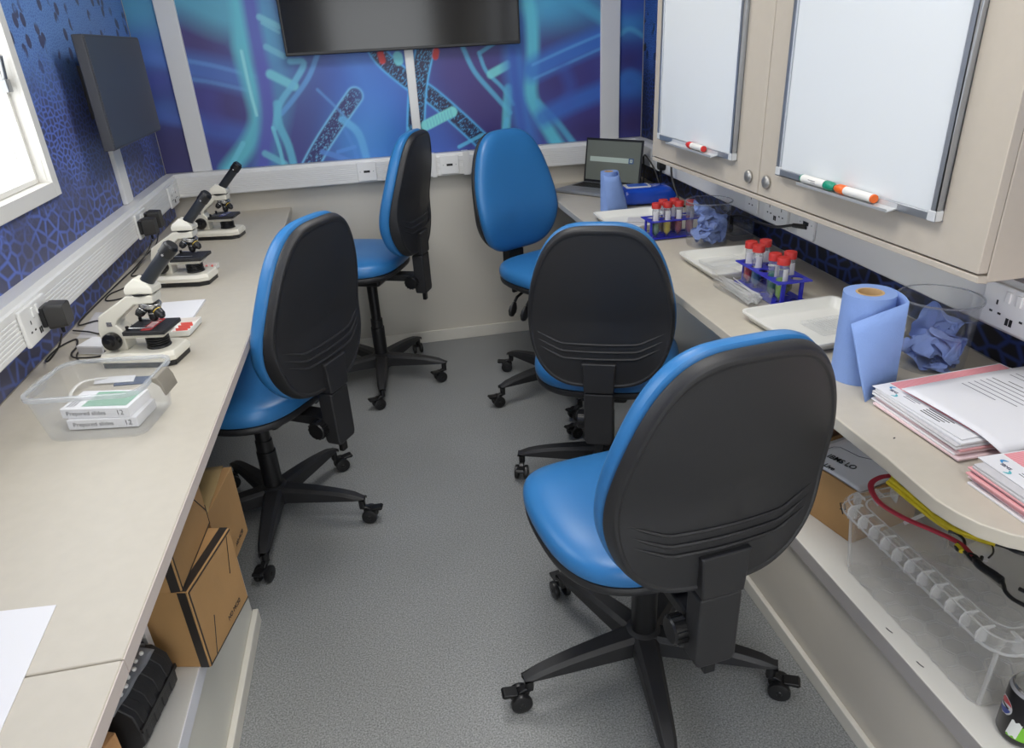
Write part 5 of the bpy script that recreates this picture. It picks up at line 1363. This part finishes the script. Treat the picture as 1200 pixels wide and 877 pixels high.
MB().prism([(p[0], p[1]) for p in pts_], ZL - .0055, ZL - .0015).build('sachet', CLEARM, t, bevel=.001)
t = thing('paper_strip', 'narrow white strip under the red strap on the crate lid', 'strip', T(0, 0, 0))
pts_ = path([(632, 285), (745, 235), (750, 250), (640, 300)], -.0045)
MB().prism([(p[0], p[1]) for p in pts_], ZL - .0055, ZL - .0045).build('strip', PAPER, t)
# drinks can
t = thing('drinks_can', 'black drinks can with silver top beside the clear crate', 'can', T(.922, .622, ZS) @ RZ(math.radians(172)))
CANB = mat('can_black', (34, 33, 36), .3, metal=.3)
MB().lathe([(0, .004), (.022, .004), (.025, 0), (.028, .003), (.033, .012), (.033, .098), (.0315, .104)], 36).build('can_body', CANB, t)
MB().lathe([(.0315, .104), (.027, .112), (.0275, .1145), (.026, .115), (.0245, .112), (.024, .110), (0, .110)], 36).build('can_top', SILVER, t)
MB().lathe([(.0318, .1035), (.0293, .1085), (.0296, .1088), (.0322, .1036)], 36, close=True).build('shoulder_band', mat('can_grey', (180, 180, 184), .35, metal=.4), t)
tb = MB().prism(rrect(.010, .020, .0048, cx=0, cy=.006), .111, .1122); tb.cyl((0, 0, .110), (0, 0, .113), .003, n=10); tb.build('ring_pull', SILVER, t, bevel=.0005)
def on_can(a, z, rr=.0333): return (rr * math.cos(a), rr * math.sin(a), z)
def patch(name, a0, z0, fa, m, r_=.0333):
    MB().grid(lambda u, v: on_can(a0 + fa(u, v)[0] / .0333, z0 + fa(u, v)[1], r_), 10, 10).build(name, m, t)
disc = lambda R0: (lambda u, v: (R0 * (2 * u - 1) * math.sqrt(max(0, 1 - ((2 * v - 1)) ** 2)), R0 * (2 * v - 1)))
A0 = -.25
patch('emblem_ring', A0, .066, disc(.0165), mat('emblem_silver', (205, 205, 208), .4), .0332)
def seg(lo, hi):
    def f(u, v):
        z = .0148 * (lo + (hi - lo) * v); x = math.sqrt(max(0, .0148 ** 2 - z * z)) * (2 * u - 1); zz = z + .004 * math.sin((x / .0148) * 2.2) * (1 - abs(z) / .0148)
        return (x, zz)
    return f
patch('emblem_red', A0, .066, seg(.28, 1), mat('emblem_red', (200, 60, 70), .4), .0334)
patch('emblem_blue', A0, .066, seg(-1, -.28), mat('emblem_blue', (50, 70, 150), .4), .0334)
patch('emblem_lettering_band', A0, .066, (lambda u, v: ((2 * u - 1) * .010, (v - .5) * .004)), INK, .0335)
patch('flavour_panel', A0 + .95, .034, (lambda u, v: ((2 * u - 1) * .014 + .003 * v, (v - .5) * .030)), mat('can_green', (120, 190, 50), .4), .0333)
patch('white_lettering_panel', A0 + .75, .038, (lambda u, v: ((2 * u - 1) * .008 + .003 * v, (v - .5) * .032 + .002 * math.sin(u * 12))), mat('can_white', (225, 228, 225), .4), .0334)

# ------------------------------------------------------------------ left low shelf: cartons, case, bags
ZK = .3123
def taped_box(label, corner, yaw, w, d, h, z, mark=None, seams=True, tape=True, flap=False, topopen=False):
    """corner = near right bottom corner; local -X goes under the worktop, +Y away from the camera"""
    t = thing('cardboard_box', label, 'box', T(corner[0], corner[1], z) @ RZ(yaw), 'brown cartons under the left worktop')
    MB().bb(-w, 0, 0, d, 0, h).build('carton', CARD, t, bevel=.0015)
    if tape:
        MB().bb(-.0004, .0006, .003, .0065, .003, h - .003).build('tape_edge', TAPE, t)
        MB().bb(-.0004, .0006, .003, d, h - .0065, h - .003).build('tape_edge', TAPE, t)
        MB().bb(-.0004, .0006, .003, d, 0, .003).build('tape_edge', TAPE, t)
        MB().bb(-.020, -.003, -.0006, .0006, 0, h - .001).build('tape_edge', TAPE, t)
        MB().bb(-.020, -.003, .003, d, h - .0006, h + .0006).build('tape_edge', TAPE, t)
    if seams:
        for a, b in (((.03, .07, h * .96), (.085, .09, h * .55)), ((.025, .03, .004), (.06, .06, h * .42))):
            MB().tube([(.0004, d * .16 if b[2] < h * .5 else d * .90, a[2]), (.0004, d * .30 if b[2] < h * .5 else d * .78, b[2])], .0009, 5).build('cut_line', TAPE, t)
    if flap:
        MB().tube([(.0005, d * .99, h * .02 + .03), (.0005, d * .62, h * .72), (.0005, d * .30, h * .60)], .0012, 5).build('flap_edge', TAPE, t)
        MB().tube([(.0005, d * .985, 0), (.0005, d * .99, h * .25)], .0009, 5).build('flap_edge', TAPE, t)
    if mark:
        text('printed_mark', mark, .0165, INK, t, T(.0008, d * .52, h * .14) @ RZ(PI / 2) @ RX(PI / 2), 'LEFT', xs=.8)
    return t
taped_box('brown carton with black taped edges overhanging the left shelf', (-.446, 1.103), math.radians(-13.5), .235, .192, .192, ZK, mark='NO MC50')
taped_box('brown carton lying on top of the taped carton under the left worktop', (-.455, 1.108), math.radians(-3), .22, .209, .19, ZK + .193, seams=False, flap=True)
taped_box('farthest brown carton with an open top flap under the left worktop', (-.456, 1.352), math.radians(-6), .24, .19, .192, ZK, mark='NO MC50', seams=False, tape=False)
t = MB().grid(lambda u, v: (-.456 - .17 * u - .0, 1.356 + .19 * v - .0, .5052 + .002 * math.sin(v * 9)), 8, 8).build('cardboard_flap', mat('cardboard_khaki', (160, 136, 92), .85, var=.06), solid=.003, fix=False)
t.matrix_world = Matrix.Identity(4)
tag(t, 'loose khaki cardboard flap lying on the farthest carton', 'flap')
# black ribbed case
t = thing('tool_case', 'black ribbed plastic case on the left shelf in front of the cartons', 'case', T(-.566, 1.018, ZK) @ RZ(math.radians(-9)))
prof = [(-.050, .004), (-.044, 0), (.046, 0), (.055, .010), (.057, .045), (.052, .080), (.030, .104), (-.030, .104), (-.050, .08)]
MB().prism_y(prof, -.072, .072).build('case_body', BLACKP, t, bevel=.004)
for k in range(4):
    y0 = -.060 + k * .033
    MB().prism_y([(x * 1.035, z * 1.02 + (.0 if z > .002 else 0)) for x, z in prof[3:8]] + [(-.02, .09), (.03, .05)], y0, y0 + .018).build('rib', BLACKP, t, bevel=.002)
MB().bb(-.012, .012, .071, .080, .045, .06).build('latch', BLACKS, t, bevel=.002)
MB().bb(.056, .0605, -.072, .072, .040, .050).build('seam_lip', BLACKS, t, bevel=.001)
MB().tube([(.020, .066, .105), (.0, .064, .1075), (-.03, .058, .1065)], .0022, 6).build('grip_line', GREYM, t)
# bag of beads, leaflet box, small brown box
t = thing('bead_bag', 'clear plastic bag of white beads lying on the black case', 'bag', T(-.556, .995, ZK + .1135) @ RZ(math.radians(-12)) @ RY(math.radians(6)))
MB().grid(lambda u, v: (-.03 + u * .06, -.07 + v * .14, .004 * math.sin(u * PI) + .002 * math.sin(v * 14)), 8, 14).build('bag', clear_mat('bag_plastic', tint=(220, 225, 235), body=.45, gloss_rough=.1), t, solid=.001, fix=False)
br = random.Random(5)
for k in range(14):
    bx, by = -.004 + (k % 2) * .022 + br.uniform(-.006, .006), -.06 + k * .0088
    MB().lathe([(0, -.0042), (.003, -.003), (.0042, 0), (.003, .003), (0, .0042)], 10, c=(bx, by, .0085)).build('bead', WHITEP, t)
t = thing('leaflet_box', 'small white printed box between black case and taped carton', 'box', T(-.575, 1.1185, ZK) @ RZ(math.radians(-13.5)))
MB().bb(-.038, .038, -.008, .006, 0, .134).build('carton', PAPER, t, bevel=.001)
for k in range(4): MB().bb(-.03, .03, -.0086, -.0078, .078 + k * .012, .082 + k * .012).build('print_line', INKL, t)
t = thing('cardboard_box', 'small open brown box nearest the camera under the left worktop', 'box', T(-.540, .905, ZK) @ RZ(math.radians(-22)))
w1, d1, h1 = .15, .21, .092
MB().bb(-w1, 0, -d1, -d1 + .004, 0, h1).bb(-w1, 0, -.004, 0, 0, h1).bb(-.004, 0, -d1 + .004, -.004, 0, h1).bb(-w1, -w1 + .004, -d1 + .004, -.004, 0, h1).bb(-w1 + .004, -.004, -d1 + .004, -.004, 0, .004).build('walls', mat('cardboard_light', (196, 148, 100), .8, var=.06), t, bevel=.001)
MB().grid(lambda u, v: (-.002 - u * .055, -d1 + .004 + v * (d1 - .008), h1 + .001 + .012 * u), 4, 4).build('flap', MATS['cardboard_light'], t, solid=.003, fix=False)
MB().bb(-.10, -.02, -d1 + .02, -.03, .004, .05).build('packing', CARDI, t, bevel=.008)

# ------------------------------------------------------------------ lights
lp = mat('led_panel', (255, 250, 242), 0.5, emit=1.0)
LEDS = [(.15, -.5), (.15, .9), (.15, 2.3)]
for i, (x, y) in enumerate(LEDS):
    t = thing('ceiling_light', ['white ceiling light panel behind the camera', 'white ceiling light panel above the aisle', 'white ceiling light panel in front of the television'][i], 'light', T(x, y, CEIL))
    MB().bb(-.32, .32, -.32, .32, -.03, 0).build('frame', WHITEP, t, bevel=.003)
    MB().bb(-.29, .29, -.29, .29, -.034, -.029).build('diffuser', lp, t)
    li = bpy.data.lights.new('panel_lamp', 'AREA'); li.shape = 'RECTANGLE'; li.size = .56; li.size_y = .56; li.energy = 13; li.color = (1, .98, .945)
    lo = bpy.data.objects.new('panel_lamp', li); COL.objects.link(lo); lo.parent = t; lo.location = (0, 0, -.04)
w = bpy.data.worlds.new('daylight'); bpy.context.scene.world = w; w.use_nodes = True
bg = w.node_tree.nodes['Background']; bg.inputs['Color'].default_value = (.95, .98, 1.0, 1); bg.inputs['Strength'].default_value = 5.0

# ------------------------------------------------------------------ camera
cam = bpy.data.cameras.new('camera'); co = bpy.data.objects.new('camera', cam); COL.objects.link(co)
cam.sensor_width = 36; cam.lens = FPX / W_ * 36; cam.clip_start = .02
Mx = Matrix.Identity(4)
for r in range(3):
    Mx[r][0] = R3[r][0]; Mx[r][1] = -R3[r][1]; Mx[r][2] = -R3[r][2]
Mx.translation = (0, 0, CAMH)
co.matrix_world = Mx
sc = bpy.context.scene; sc.camera = co
sc.view_settings.view_transform = 'Standard'; sc.view_settings.look = 'None'; sc.view_settings.gamma = 1; sc.view_settings.use_curve_mapping = False
sc.view_settings.exposure = -0.27
sc.cycles.max_bounces = 10; sc.cycles.transparent_max_bounces = 24; sc.cycles.diffuse_bounces = 5; sc.cycles.glossy_bounces = 4
sc.cycles.sample_clamp_indirect = 6; sc.cycles.caustics_reflective = False; sc.cycles.caustics_refractive = False
